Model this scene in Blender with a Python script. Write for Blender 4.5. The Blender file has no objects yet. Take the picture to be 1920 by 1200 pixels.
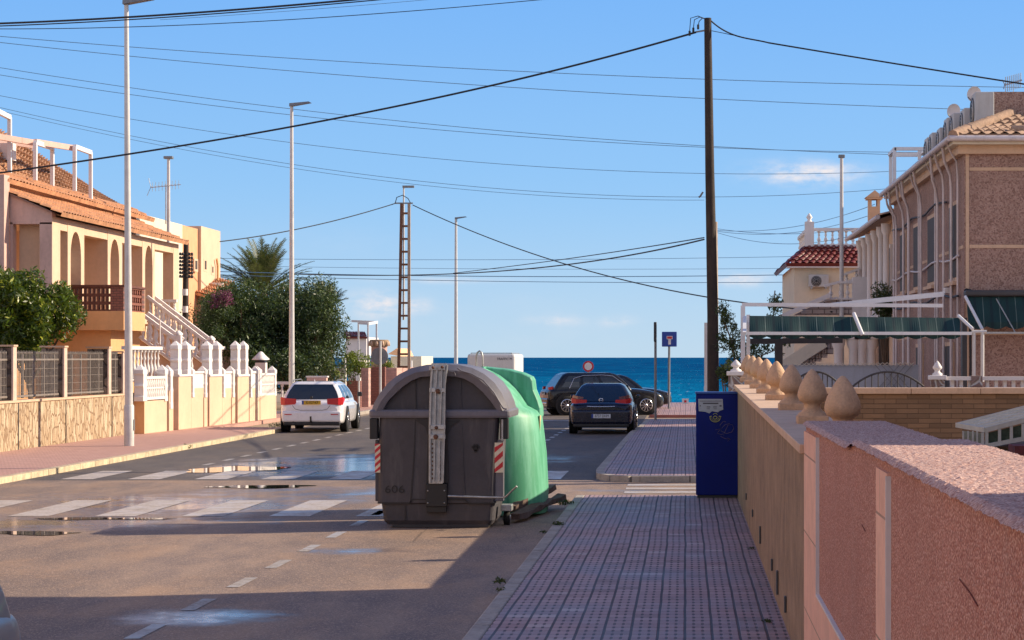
import bpy, math, random
import numpy as np
from mathutils import Vector, Matrix
random.seed(7); rng = np.random.default_rng(7)
R = math.radians
sc = bpy.context.scene
COL = sc.collection

# ------------------------------------------------------------------ camera, sky, sun
F = 4000.0; CX = 1285.0; CY = 670.0; EYE = 2.1
cam_d = bpy.data.cameras.new('camera'); cam = bpy.data.objects.new('camera', cam_d); COL.objects.link(cam)
cam.location = (0, 0, EYE); cam.rotation_euler = (R(90), 0, 0)
cam_d.sensor_width = 36; cam_d.lens = 75
cam_d.shift_x = -(CX - 960) / 1920; cam_d.shift_y = (CY - 600) / 1920
cam_d.clip_start = .1; cam_d.clip_end = 60000
sc.camera = cam
SUNV = Vector((1.88, .47, 1.0)).normalized()
EL = math.asin(SUNV.z); AZ = math.atan2(SUNV.x, SUNV.y)
sun_d = bpy.data.lights.new('sun', 'SUN'); sun_d.energy = 5.0; sun_d.angle = R(.5); sun_d.color = (1, .83, .62)
sun = bpy.data.objects.new('sun', sun_d); COL.objects.link(sun)
sun.rotation_euler = (-SUNV).to_track_quat('-Z', 'Y').to_euler()
sc.view_settings.view_transform = 'Standard'; sc.view_settings.look = 'None'
sc.view_settings.exposure = 0.5; sc.view_settings.gamma = 1
sc.cycles.max_bounces = 6
SKY_STRENGTH = .105

# ------------------------------------------------------------------ node helper
class NT:
    def __init__(s, tree): s.t = tree; s.n = tree.nodes; s.l = tree.links
    def new(s, typ, **kw):
        n = s.n.new(typ)
        for k, v in kw.items(): setattr(n, k, v)
        return n
    def put(s, sock, v):
        if v is None: return
        if hasattr(v, 'is_output') or isinstance(v, bpy.types.NodeSocket): s.l.new(v, sock)
        else:
            if isinstance(v, (tuple, list)) and len(v) == 3 and sock.type == 'RGBA': v = (*v, 1)
            sock.default_value = v
    def m(s, op, a, b=None, c=None, clamp=False):
        n = s.new('ShaderNodeMath', operation=op, use_clamp=clamp)
        s.put(n.inputs[0], a); s.put(n.inputs[1], b); s.put(n.inputs[2], c)
        return n.outputs[0]
    def noise(s, vec, scale, detail=3, rough=.5, dist=0):
        n = s.new('ShaderNodeTexNoise'); s.put(n.inputs['Vector'], vec)
        n.inputs['Scale'].default_value = scale; n.inputs['Detail'].default_value = detail
        n.inputs['Roughness'].default_value = rough; n.inputs['Distortion'].default_value = dist
        return n.outputs['Fac']
    def mix(s, f, a, b, bt='MIX'):
        n = s.new('ShaderNodeMix', data_type='RGBA', blend_type=bt)
        s.put(n.inputs[0], f); s.put(n.inputs[6], a); s.put(n.inputs[7], b)
        return n.outputs[2]
    def ss(s, v, a, b, lo=0., hi=1.):
        n = s.new('ShaderNodeMapRange', interpolation_type='SMOOTHSTEP')
        s.put(n.inputs[0], v); n.inputs[1].default_value = a; n.inputs[2].default_value = b
        n.inputs[3].default_value = lo; n.inputs[4].default_value = hi
        return n.outputs[0]
    def coord(s, out='Object'): return s.new('ShaderNodeTexCoord').outputs[out]
    def pos(s): return s.new('ShaderNodeNewGeometry').outputs['Position']
    def sep(s, v):
        n = s.new('ShaderNodeSeparateXYZ'); s.put(n.inputs[0], v); return n.outputs
    def scale(s, v, sx, sy, sz):
        n = s.new('ShaderNodeVectorMath', operation='MULTIPLY'); s.put(n.inputs[0], v)
        n.inputs[1].default_value = (sx, sy, sz); return n.outputs[0]
    def bump(s, h, strength, dist=.01):
        n = s.new('ShaderNodeBump'); s.put(n.inputs['Height'], h)
        n.inputs['Strength'].default_value = strength; n.inputs['Distance'].default_value = dist
        return n.outputs[0]
    def line(s, c, period, width, off=0.):
        # 1 on a line of given width each period
        f = s.m('FRACT', s.m('ADD', s.m('DIVIDE', c, period), off + 100.5))
        d = s.m('MULTIPLY', s.m('ABSOLUTE', s.m('SUBTRACT', f, .5)), period)
        return s.ss(d, width * .35, width * .65, 1., 0.)
    def voro(s, vec, scale, feature='F1', rand=1.):
        n = s.new('ShaderNodeTexVoronoi', feature=feature); s.put(n.inputs['Vector'], vec)
        n.inputs['Scale'].default_value = scale; n.inputs['Randomness'].default_value = rand
        return n

MATS = {}
def base_mat(name):
    m = bpy.data.materials.new(name); m.use_nodes = True
    t = NT(m.node_tree); p = m.node_tree.nodes['Principled BSDF']
    MATS[name] = m
    return m, t, p
def mul(c, k): return tuple(min(1, x * k) for x in c)
def mat(name, col, rough=.7, var=.15, scale=2.5, bump=0., bscale=60, metal=0., spec=.5, dirt=0., dcol=(.12, .09, .06), coat=0.):
    if name in MATS: return MATS[name]
    m, t, p = base_mat(name)
    co = t.coord(); n1 = t.noise(co, scale, 4, .6); n2 = t.noise(co, scale * 9, 3, .6)
    f = t.m('ADD', t.m('MULTIPLY', n1, .6), t.m('MULTIPLY', n2, .4))
    f = t.ss(f, .3, .7)
    c = t.mix(f, mul(col, 1 - var), mul(col, 1 + var))
    if dirt:
        st = t.noise(t.scale(co, 1, 1, .18), 7, 4, .65)
        c = t.mix(t.m('MULTIPLY', t.ss(st, .5, .78), dirt), c, dcol)
    t.put(p.inputs['Base Color'], c)
    t.put(p.inputs['Roughness'], t.ss(n2, .2, .8, max(0, rough - .08), min(1, rough + .08)))
    p.inputs['Metallic'].default_value = metal; p.inputs['Specular IOR Level'].default_value = spec
    p.inputs['Coat Weight'].default_value = coat; p.inputs['Coat Roughness'].default_value = .04
    if bump: t.put(p.inputs['Normal'], t.bump(t.noise(co, bscale, 4, .6), bump))
    return m

def pebble(name, cols, scale=90, bump=.8, var=.25, dist=.006, mortar=None):
    m, t, p = base_mat(name)
    co = t.coord(); v = t.voro(co, scale)
    s = t.sep(v.outputs['Color'])
    c = t.mix(t.ss(s[0], .25, .75), cols[0], cols[1])
    c = t.mix(t.m('MULTIPLY', t.ss(s[1], .7, .9), .8), c, cols[2])
    if mortar: c = t.mix(t.ss(v.outputs['Distance'], .42, .62), c, mortar)
    big = t.noise(co, 1.3, 5, .6)
    c = t.mix(t.ss(big, .35, .7, 0, var), c, mul(cols[0], .5))
    stain = t.noise(t.scale(co, 2.0, 2.0, .22), 2.4, 4, .6)
    c = t.mix(t.ss(stain, .5, .75, 0, var), c, mul(cols[1], .55))
    t.put(p.inputs['Base Color'], c); p.inputs['Roughness'].default_value = .85
    h = t.m('SUBTRACT', 1., v.outputs['Distance'])
    t.put(p.inputs['Normal'], t.bump(h, bump, dist))
    return m

def brickmat(name, c1, c2, mortar, bw, bh, ms=.012, axes='YZ', bump=.5, offset=.5, rough=.8):
    m, t, p = base_mat(name)
    s = t.sep(t.coord()); cb = t.new('ShaderNodeCombineXYZ')
    idx = {'X': 0, 'Y': 1, 'Z': 2}
    t.put(cb.inputs[0], s[idx[axes[0]]]); t.put(cb.inputs[1], s[idx[axes[1]]])
    b = t.new('ShaderNodeTexBrick'); b.offset = offset
    t.put(b.inputs['Vector'], cb.outputs[0]); t.put(b.inputs['Color1'], c1); t.put(b.inputs['Color2'], c2); t.put(b.inputs['Mortar'], mortar)
    b.inputs['Scale'].default_value = 1; b.inputs['Mortar Size'].default_value = ms; b.inputs['Mortar Smooth'].default_value = .3
    b.inputs['Brick Width'].default_value = bw; b.inputs['Row Height'].default_value = bh
    n = t.noise(t.coord(), 4, 5, .65); n2 = t.noise(t.coord(), 45, 3, .6)
    c = t.mix(t.ss(n, .35, .7, 0, .35), b.outputs['Color'], mul(c1, .55))
    c = t.mix(t.ss(n2, .4, .8, 0, .3), c, mul(c2, 1.35))
    t.put(p.inputs['Base Color'], c); p.inputs['Roughness'].default_value = rough
    t.put(p.inputs['Normal'], t.bump(t.m('ADD', t.m('MULTIPLY', b.outputs['Fac'], -1.), t.m('MULTIPLY', n2, .4)), bump, .01))
    return m

def stonemat(name, c1, c2, mortar, scale=3.2, sz=.45, bump=.8):
    # irregular slabs of stone
    m, t, p = base_mat(name)
    co = t.scale(t.coord(), 1.0, 1.0, sz)
    wob = t.new('ShaderNodeTexNoise'); wob.inputs['Scale'].default_value = 3; t.put(wob.inputs['Vector'], co)
    va = t.new('ShaderNodeVectorMath', operation='MULTIPLY_ADD'); t.put(va.inputs[0], wob.outputs['Color']); va.inputs[1].default_value = (.25, .25, .25); t.put(va.inputs[2], co)
    v = t.voro(va.outputs[0], scale); e = t.voro(va.outputs[0], scale, 'DISTANCE_TO_EDGE')
    s = t.sep(v.outputs['Color'])
    c = t.mix(s[0], c1, c2)
    fine = t.noise(t.coord(), 28, 4, .7)
    c = t.mix(t.ss(fine, .35, .7, 0, .55), c, mul(c1, .6))
    c = t.mix(t.ss(e.outputs['Distance'], .02, .09, 1, 0), c, mortar)
    t.put(p.inputs['Base Color'], c); p.inputs['Roughness'].default_value = .85
    h = t.m('ADD', t.ss(e.outputs['Distance'], 0, .12), t.m('MULTIPLY', fine, .5))
    t.put(p.inputs['Normal'], t.bump(h, bump, .03))
    return m

def leafmat(name, c1, c2, c3=None, trans=.25, rough=.5):
    m, t, p = base_mat(name)
    g = t.new('ShaderNodeNewGeometry'); r = g.outputs['Random Per Island']
    n = t.noise(t.coord(), 1.6, 3, .6)
    f = t.m('ADD', t.m('MULTIPLY', r, .55), t.m('MULTIPLY', t.ss(n, .3, .7), .45))
    c = t.mix(f, c1, c2)
    if c3: c = t.mix(t.ss(r, .86, .9), c, c3)
    t.put(p.inputs['Base Color'], c); p.inputs['Roughness'].default_value = rough
    tr = t.new('ShaderNodeBsdfTranslucent'); t.put(tr.inputs[0], t.mix(.5, c, (.25, .35, .03)))
    mx = t.new('ShaderNodeMixShader'); mx.inputs[0].default_value = trans
    t.l.new(p.outputs[0], mx.inputs[1]); t.l.new(tr.outputs[0], mx.inputs[2])
    t.l.new(mx.outputs[0], t.n['Material Output'].inputs[0])
    return m

# ------------------------------------------------------------------ world
w = bpy.data.worlds.new('World'); sc.world = w; w.use_nodes = True
t = NT(w.node_tree); bg = t.n['Background']
sky = t.new('ShaderNodeTexSky', sky_type='NISHITA'); sky.sun_disc = False
sky.sun_elevation = EL; sky.sun_rotation = AZ
sky.air_density = 1.0; sky.dust_density = .35; sky.ozone_density = 2.2; sky.altitude = 0
d = t.sep(t.coord('Generated'))
az = t.m('DIVIDE', d[0], t.m('MAXIMUM', d[1], .05)); el = t.m('DIVIDE', d[2], t.m('MAXIMUM', d[1], .05))
cb = t.new('ShaderNodeCombineXYZ'); t.put(cb.inputs[0], az); t.put(cb.inputs[1], t.m('MULTIPLY', el, 2.2))
cn = t.noise(cb.outputs[0], 55, 6, .62); cn2 = t.noise(cb.outputs[0], 14, 5, .6)
cloud = None
# cloud banks: azimuth, elevation, half width, half height, strength
for (a, e, ww, hh, k) in ((-.144, .0245, .012, .006, .75), (-.128, .024, .008, .004, .6), (.058, .0862, .022, .005, .8), (.026, .0365, .012, .003, .6),
                          (-.060, .0172, .010, .0022, .45), (-.032, .017, .007, .0022, .45), (-.11, .036, .03, .0015, .25), (.14, .055, .03, .005, .3)):
    dx = t.m('DIVIDE', t.m('SUBTRACT', az, a), ww); dy = t.m('DIVIDE', t.m('SUBTRACT', el, e), hh)
    r2 = t.m('ADD', t.m('MULTIPLY', dx, dx), t.m('MULTIPLY', dy, dy))
    g = t.m('MULTIPLY', t.m('EXPONENT', t.m('MULTIPLY', r2, -1.)), k * 1.9)
    cloud = g if cloud is None else t.m('MAXIMUM', cloud, g)
thin = t.m('MULTIPLY', t.ss(cn2, .5, .8), t.ss(el, .0, .1, .12, 0))
cl = t.m('ADD', t.m('MULTIPLY', cloud, t.ss(cn, .3, .75)), thin, clamp=True)
zz = d[2]
grad = t.mix(t.ss(zz, -.03, .09), (3.7, 4.9, 5.9), (1.9, 3.85, 6.4)); grad = t.mix(t.ss(zz, .05, .20), grad, (1.15, 3.05, 6.5)); grad = t.mix(t.ss(zz, .17, .5), grad, (.35, .95, 3.0))
sund = t.new('ShaderNodeVectorMath', operation='DOT_PRODUCT'); t.put(sund.inputs[0], t.coord('Generated')); sund.inputs[1].default_value = tuple(SUNV)
grad = t.mix(t.ss(sund.outputs['Value'], .5, 1., 0, .35), grad, (10, 9, 7.6))
grad = t.mix(t.m('MULTIPLY', t.ss(d[1], -.05, -.5), t.ss(zz, .0, .7, .9, .15)), grad, (8.2, 7.7, 7.9))  # added fill: unseen sky behind the camera brightened to lift camera-facing shade
grad = t.mix(t.m('MULTIPLY', t.ss(d[0], -.42, -.8), t.ss(zz, .45, .9, .75, .0)), grad, (6.6, 5.7, 5.4))  # added fill: low sky left of view brightened for street-facing walls
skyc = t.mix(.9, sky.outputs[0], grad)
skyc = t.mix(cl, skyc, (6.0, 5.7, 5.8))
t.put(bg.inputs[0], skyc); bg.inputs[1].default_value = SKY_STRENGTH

# ------------------------------------------------------------------ geometry helpers
def P(x, y, Y): return ((x - CX) * Y / F, Y, EYE - (y - CY) * Y / F)
def PX(x, y, X):
    Y = X * F / (x - CX); return (X, Y, EYE - (y - CY) * Y / F)
def G(x, y, z=0.):
    Y = (EYE - z) * F / (y - CY); return ((x - CX) * Y / F, Y, z)

class MB:
    def __init__(s): s.v = []; s.f = []; s.sm = []
    def add(s, vs, fs, smooth=False):
        o = len(s.v); s.v += [tuple(v) for v in vs]; s.f += [tuple(i + o for i in f) for f in fs]; s.sm += [smooth] * len(fs); return s
    def b(s, x0, x1, y0, y1, z0, z1):
        return s.add([(x0, y0, z0), (x1, y0, z0), (x1, y1, z0), (x0, y1, z0), (x0, y0, z1), (x1, y0, z1), (x1, y1, z1), (x0, y1, z1)],
                     [(0, 3, 2, 1), (4, 5, 6, 7), (0, 1, 5, 4), (1, 2, 6, 5), (2, 3, 7, 6), (3, 0, 4, 7)])
    def bar(s, p, q, wd, hg, up=(0, 0, 1)):
        p = Vector(p); q = Vector(q); d = (q - p).normalized(); up = Vector(up)
        if abs(d.dot(up)) > .99: up = Vector((0, 1, 0))
        r = d.cross(up).normalized() * wd / 2; u = r.cross(d).normalized() * hg / 2
        vs = [p - r - u, p + r - u, p + r + u, p - r + u, q - r - u, q + r - u, q + r + u, q - r + u]
        return s.add(vs, [(0, 1, 2, 3), (7, 6, 5, 4), (0, 4, 5, 1), (1, 5, 6, 2), (2, 6, 7, 3), (3, 7, 4, 0)])
    def tube(s, pts, r, n=8, r2=None, cap=True):
        pts = [Vector(p) for p in pts]; k = len(pts); vs = []
        for i, p in enumerate(pts):
            d = (pts[min(i + 1, k - 1)] - pts[max(i - 1, 0)]).normalized()
            a = d.cross(Vector((0, 0, 1)));
            if a.length < .05: a = d.cross(Vector((0, 1, 0)))
            a.normalize(); b_ = d.cross(a)
            rr = r if r2 is None else r + (r2 - r) * i / (k - 1)
            for j in range(n):
                an = 2 * math.pi * j / n; vs.append(p + a * rr * math.cos(an) + b_ * rr * math.sin(an))
        fs = [(i * n + j, i * n + (j + 1) % n, (i + 1) * n + (j + 1) % n, (i + 1) * n + j) for i in range(k - 1) for j in range(n)]
        s.add(vs, fs, True)
        if cap: s.add(vs[:n], [tuple(range(n))[::-1]]); s.add(vs[-n:], [tuple(range(n))])
        return s
    def lathe(s, prof, n=16, c=(0, 0, 0), axis='Z', sm=True):
        vs = []
        for r, z in prof:
            for j in range(n):
                a = 2 * math.pi * j / n; x, y = r * math.cos(a), r * math.sin(a)
                v = (x, y, z) if axis == 'Z' else ((z, x, y) if axis == 'X' else (x, z, y))
                vs.append((v[0] + c[0], v[1] + c[1], v[2] + c[2]))
        fs = [(i * n + j, i * n + (j + 1) % n, (i + 1) * n + (j + 1) % n, (i + 1) * n + j) for i in range(len(prof) - 1) for j in range(n)]
        return s.add(vs, fs, sm)
    def prism(s, poly, a, b_, axis='Y'):
        # poly 2D extruded along axis from a to b
        def mk(u, v, t_): return {'Y': (u, t_, v), 'X': (t_, u, v), 'Z': (u, v, t_)}[axis]
        n = len(poly); vs = [mk(u, v, a) for u, v in poly] + [mk(u, v, b_) for u, v in poly]
        fs = [tuple(range(n)), tuple(range(2 * n - 1, n - 1, -1))] + [(i, i + n, (i + 1) % n + n, (i + 1) % n) for i in range(n)]
        return s.add(vs, fs)
    def strip(s, A, B, smooth=False):
        n = len(A); vs = list(A) + list(B)
        return s.add(vs, [(i, i + 1, n + i + 1, n + i) for i in range(n - 1)], smooth)
    def build(s, name, m, parent=None, world=True, origin=None, bevel=0., seg=2, fix=True):
        me = bpy.data.meshes.new(name)
        o = parent.location if (parent is not None and world) else (Vector(origin) if origin else Vector((0, 0, 0)))
        if parent is not None and parent.parent is not None and world: o = parent.location + parent.parent.location
        me.from_pydata([(v[0] - o[0], v[1] - o[1], v[2] - o[2]) for v in s.v], [], s.f)
        me.polygons.foreach_set('use_smooth', s.sm)
        if fix:
            import bmesh
            bm = bmesh.new(); bm.from_mesh(me); bmesh.ops.recalc_face_normals(bm, faces=bm.faces); bm.to_mesh(me); bm.free()
        me.materials.append(m); me.update()
        ob = bpy.data.objects.new(name, me); COL.objects.link(ob)
        if parent is not None: ob.parent = parent
        elif origin: ob.location = origin
        if bevel:
            bv = ob.modifiers.new('b', 'BEVEL'); bv.width = bevel; bv.segments = seg; bv.limit_method = 'ANGLE'; bv.angle_limit = R(40)
            bv.harden_normals = False
        return ob

def tag(o, label=None, cat=None, group=None, kind=None):
    if label: o['label'] = label
    if cat: o['category'] = cat
    if group: o['group'] = group
    if kind: o['kind'] = kind
    return o
def thing(name, label, cat, loc=(0, 0, 0), rz=0, group=None):
    o = bpy.data.objects.new(name, None); COL.objects.link(o); o.location = loc; o.rotation_euler = (0, 0, rz)
    o.empty_display_size = .2
    return tag(o, label, cat, group)
def dup(o, loc=None, label=None, rz=None, parent=None, group=None):
    def cp(x, par):
        c = x.copy(); COL.objects.link(c); c.parent = par
        for ch in list(x.children): cp(ch, c)
        return c
    c = cp(o, parent)
    if loc is not None: c.location = loc
    if rz is not None: c.rotation_euler = (0, 0, rz)
    if label: c['label'] = label
    if group: c['group'] = group
    return c
def text(name, s, size, loc, m, parent, rot=(R(90), 0, 0), depth=.002, sx=1.):
    cu = bpy.data.curves.new('t', 'FONT'); cu.body = s; cu.size = size; cu.extrude = depth; cu.align_x = 'CENTER'; cu.align_y = 'CENTER'; cu.resolution_u = 3
    o = bpy.data.objects.new('t', cu); COL.objects.link(o)
    dg = bpy.context.evaluated_depsgraph_get(); dg.update()
    me = bpy.data.meshes.new_from_object(o.evaluated_get(dg)); bpy.data.objects.remove(o)
    me.materials.clear(); me.materials.append(m)
    ob = bpy.data.objects.new(name, me); COL.objects.link(ob); ob.parent = parent; ob.location = loc; ob.rotation_euler = rot; ob.scale = (sx, 1, 1)
    return ob
def structure(mb, name, m, **k): return tag(mb.build(name, m, **k), kind='structure')

def tile_roof(A, B, C, D, cols, rows, amp=.05, sub=6):
    # A-B eave, D-C ridge: undulating clay tiles with stepped courses
    A, B, C, D = map(Vector, (A, B, C, D)); nrm = (B - A).cross(D - A).normalized()
    if nrm.z < 0: nrm = -nrm
    mb = MB(); vs = []; nu = cols * sub + 1
    for r in range(rows):
        for e in (0, 1):
            v = (r + e) / rows
            for i in range(nu):
                u = i / (nu - 1); p = (A * (1 - u) + B * u) * (1 - v) + (D * (1 - u) + C * u) * v
                ph = (i % sub) / sub * math.pi
                jit = .012 * math.sin(i // sub * 12.9 + r * 7.7)
                vs.append(p + nrm * (amp * abs(math.sin(ph + .001)) + (amp * .55 if e == 0 else 0) + jit))
    fs = []
    for q in range(rows * 2 - 1):
        fs += [(q * nu + i, q * nu + i + 1, (q + 1) * nu + i + 1, (q + 1) * nu + i) for i in range(nu - 1)]
    mb.add(vs, fs)
    n = nrm * -.06
    mb.add([A + n, B + n, C + n, D + n], [(0, 1, 2, 3)])
    mb.add([A + n, B + n, B - n, A - n], [(0, 1, 2, 3)])
    return mb

BAL = {}
def baluster_mesh(h, m, r=.06):
    k = (round(h, 2), m.name)
    if k not in BAL:
        pr = [(.9, 0), (.9, .07), (.5, .1), (.45, .14), (1.0, .3), (.95, .38), (.45, .55), (.4, .62), (.75, .7), (.45, .78), (.5, .9), (.9, .93), (.9, 1)]
        o = MB().lathe([(a * r, b_ * h) for a, b_ in pr], 8).build('baluster', m, world=False)
        BAL[k] = o.data; bpy.data.objects.remove(o)
    return BAL[k]
def balustrade(root, p, q, h, m, sp=.22, rail=.1, lower=True):
    p = Vector(p); q = Vector(q); L = Vector((q.x - p.x, q.y - p.y, 0)).length
    up = Vector((0, 0, 1))
    MB().bar(p + up * (h - rail * .4), q + up * (h - rail * .4), .17, rail).build('hand_rail', m, root)
    if lower: MB().bar(p + up * rail * .4, q + up * rail * .4, .15, rail * .8).build('bottom_rail', m, root)
    n = max(1, int(L / sp)); hb = h - rail * 1.7
    for i in range(n):
        f = (i + .5) / n; c = p.lerp(q, f) + up * rail * .8
        o = bpy.data.objects.new('baluster', baluster_mesh(hb, m)); COL.objects.link(o); o.parent = root; o.location = c - root.location

def leaves(centers, radii, counts, size, squash=1., flat=.5):
    vs = []; fs = []
    for c, r, n in zip(centers, radii, counts):
        d = rng.normal(size=(n, 3)); d /= np.linalg.norm(d, axis=1)[:, None]
        rad = r * (rng.random(n) ** .38); p = np.array(c) + d * rad[:, None] * np.array((1, 1, squash))
        a = rng.normal(size=(n, 3)); a += d * .3; a /= np.linalg.norm(a, axis=1)[:, None]
        b_ = np.cross(a, rng.normal(size=(n, 3))); b_ /= np.linalg.norm(b_, axis=1)[:, None]
        s = size * (.6 + .8 * rng.random(n))[:, None]
        q = np.stack([p - a * s, p + b_ * s * flat * .6, p + a * s, p - b_ * s * flat * .6], 1).reshape(-1, 3)
        o = len(vs); vs += q.tolist(); fs += [(o + 4 * i, o + 4 * i + 1, o + 4 * i + 2, o + 4 * i + 3) for i in range(n)]
    mb = MB(); mb.add(vs, fs); return mb
def clumps(c, rx, ry, rz, n, r0, r1, seed=0, low=-1.):
    g = np.random.default_rng(seed); cs = []; rs = []
    for i in range(n):
        d = g.normal(size=3); d /= np.linalg.norm(d); d[2] = max(d[2], low); k = g.random() ** .45
        cs.append((c[0] + d[0] * rx * k, c[1] + d[1] * ry * k, c[2] + d[2] * rz * k)); rs.append(r0 + (r1 - r0) * g.random())
    return cs, rs
def tree(name, label, base, crown_c, rx, ry, rz, lm, bm, n=40, r0=.25, r1=.6, per=220, size=.06, trunk_r=.12, seed=1, low=-1., group=None, flat=.5):
    root = thing(name, label, 'tree' if 'tree' in name or 'palm' in name else 'bush', base, group=group)
    cs, rs = clumps(crown_c, rx, ry, rz, n, r0, r1, seed, low)
    k = [max(20, int(per * (r / r1) ** 2)) for r in rs]
    leaves(cs, rs, k, size, flat=flat).build('crown', lm, root, fix=False)
    b0 = Vector(base); cc = Vector(crown_c); mb = MB()
    fork = b0.lerp(cc, .45); fork.x += .05
    mb.tube([b0, b0.lerp(fork, .5) + Vector((.06, 0, 0)), fork], trunk_r, 8, trunk_r * .75)
    for i in range(0, n, max(1, n // 9)):
        e = Vector(cs[i]); mid = fork.lerp(e, .5) + Vector((0, 0, -.12))
        mb.tube([fork, mid, e], trunk_r * .55, 6, trunk_r * .12)
    mb.build('trunk', bm, root)
    return root

# ------------------------------------------------------------------ materials
WHITE = mat('white_paint', (.72, .68, .66), .6, .06, 2, .15, 50, dirt=.25, dcol=(.45, .42, .38))
WHITEMETAL = mat('white_metal', (.72, .73, .75), .4, .06, 3, dirt=.15, dcol=(.4, .38, .35))
CREAM = mat('cream_render', (.66, .47, .33), .85, .08, 1.2, .3, 90, dirt=.3, dcol=(.5, .36, .22))
PALECREAM = mat('pale_cream', (.66, .60, .48), .85, .07, 1.2, .3, 90, dirt=.25, dcol=(.5, .42, .3))
ORANGE = mat('ochre_render', (.68, .38, .18), .85, .08, 1.2, .3, 90, dirt=.25, dcol=(.5, .28, .1))
SALMON = mat('salmon_render', (.72, .44, .26), .85, .08, 1.2, .3, 90, dirt=.2)
PINKW = mat('pink_render', (.60, .40, .34), .85, .12, 1.5, .3, 90, dirt=.25)
TERRA = mat('terracotta_tile', (.50, .245, .125), .8, .35, 3.5, .3, 60, dirt=.4, dcol=(.30, .15, .08))
TERRAO = mat('weathered_roof_tile', (.38, .20, .11), .85, .35, 3, .3, 60, dirt=.5, dcol=(.14, .10, .08))
REDT = mat('glazed_red_tile', (.14, .022, .02), .35, .25, 5, .2, 60)
SANDT = mat('sand_roof_tile', (.34, .22, .15), .85, .4, 4, .3, 60, dirt=.8, dcol=(.16, .12, .09))
BRBRICK = mat('brown_brick_lattice', (.13, .045, .03), .7, .3, 8, .3, 60)
GALV = mat('galvanised_steel', (.42, .43, .43), .45, .25, 12, .1, 90, metal=.7, dirt=.45, dcol=(.22, .13, .07))
LAMPGREY = mat('lamp_post_paint', (.56, .55, .54), .5, .1, 5, 0, metal=.1, dirt=.3, dcol=(.25, .22, .2))
DARKMETAL = mat('dark_metal', (.03, .03, .035), .5, .2, 6)
GREYMETAL = mat('grey_metal', (.20, .21, .22), .5, .2, 6, metal=.3)
IRON = mat('wrought_iron', (.06, .055, .055), .5, .25, 10)
BLACKP = mat('black_plastic', (.012, .012, .014), .45, .2, 10)
RUBBER = mat('tyre_rubber', (.012, .012, .012), .85, .2, 10)
WOODP = mat('creosoted_wood', (.03, .019, .015), .8, .4, 6, .6, 30, dirt=.4, dcol=(.11, .07, .045))
CONCP = mat('pole_concrete', (.38, .30, .23), .85, .2, 4, .3, 60, dirt=.4)
CONC = mat('kerb_concrete', (.36, .32, .28), .88, .25, 3, .5, 50, dirt=.6, dcol=(.14, .11, .08))
RUSTSTEEL = mat('rusty_steel', (.16, .08, .05), .75, .35, 6, .2, 50, metal=.3)
COPING = mat('beige_coping', (.60, .42, .29), .8, .12, 3, .25, 80, dirt=.35, dcol=(.28, .19, .13))
FINIAL = mat('cast_stone', (.56, .36, .22), .8, .2, 6, .8, 30, dirt=.55, dcol=(.30, .18, .10))
GLASS = mat('dark_glass', (.012, .016, .02), .08, .2, 2, spec=.9)
WINGLASS = mat('window_glass', (.03, .04, .05), .1, .3, 2, spec=.8)
CHROME = mat('chrome', (.7, .7, .72), .2, .05, 5, metal=1.)
REDL = mat('tail_light_red', (.55, .012, .02), .35, .15, 20, coat=.2)
WHITEP = mat('reflector_white', (.75, .68, .5), .4, .08, 20)
REDP = mat('sign_red', (.55, .02, .03), .4, .1, 20)
BLUEP = mat('sign_blue', (.01, .05, .30), .4, .1, 20)
WIREM = mat('black_cable', (.012, .014, .02), .6, .1, 5)
WIREB = mat('weathered_cable', (.12, .24, .38), .6, .1, 5)
PIPEM = mat('painted_pipe', (.62, .56, .56), .5, .1, 4, dirt=.3)
WOODDOOR = mat('orange_wood_door', (.35, .12, .03), .5, .2, 6)
DARKROOM = mat('dark_shutter', (.05, .04, .035), .7, .2, 4)
BARK = mat('bark', (.13, .09, .06), .9, .3, 8, .6, 40)

PEB_BROWN = pebble('brown_pebbledash', ((.32, .195, .155), (.42, .285, .235), (.19, .105, .085)), 40, .7, .3, .01)
PEB_PINK = pebble('pink_pebbledash', ((.60, .265, .19), (.84, .55, .44), (.24, .08, .06)), 120, 1., .22, .006, mortar=(.42, .16, .11))
PEB_TOP = pebble('pink_gravel_top', ((.46, .28, .235), (.60, .42, .36), (.28, .13, .11)), 135, .6, .15, .003)
TANW = mat('tan_textured_wall', (.31, .21, .135), .9, .3, 3, .9, 70, dirt=.5, dcol=(.13, .09, .055))
SALTILE = brickmat('salmon_wall_tile', (.84, .47, .34), (.88, .52, .38), (.36, .22, .16), 6., .47, .006, 'YZ', .3)
STONECLAD = stonemat('stone_slab_cladding', (.42, .30, .18), (.62, .50, .35), (.26, .17, .10), 6.5, .42)
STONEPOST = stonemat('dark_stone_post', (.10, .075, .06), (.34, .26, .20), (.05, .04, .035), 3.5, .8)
STONEPINK = stonemat('pink_stone_post', (.22, .14, .12), (.34, .26, .24), (.5, .48, .46), 5., .9)
SPLIT = brickmat('split_stone_wall', (.28, .17, .095), (.17, .105, .06), (.10, .06, .035), .32, .07, .004, 'XZ', 1.)
PINKBRICK = brickmat('pink_brick_pillar', (.60, .36, .30), (.52, .30, .25), (.40, .28, .24), .3, .12, .01, 'XZ', .4)
REDBRICK = brickmat('red_brick_small', (.30, .12, .09), (.24, .09, .07), (.10, .06, .05), .18, .07, .01, 'XZ', .4)
WHITEBRICK = brickmat('stair_brick', (.52, .44, .40), (.44, .37, .34), (.16, .12, .11), .34, .14, .02, 'XZ', .4)
LEAF_CIT = leafmat('citrus_leaves', (.010, .03, .004), (.10, .16, .012), (.32, .34, .03), .22, .4)
LEAF_DARK = leafmat('dark_shrub_leaves', (.006, .018, .006), (.04, .085, .025), (.13, .19, .07), .15)
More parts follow.
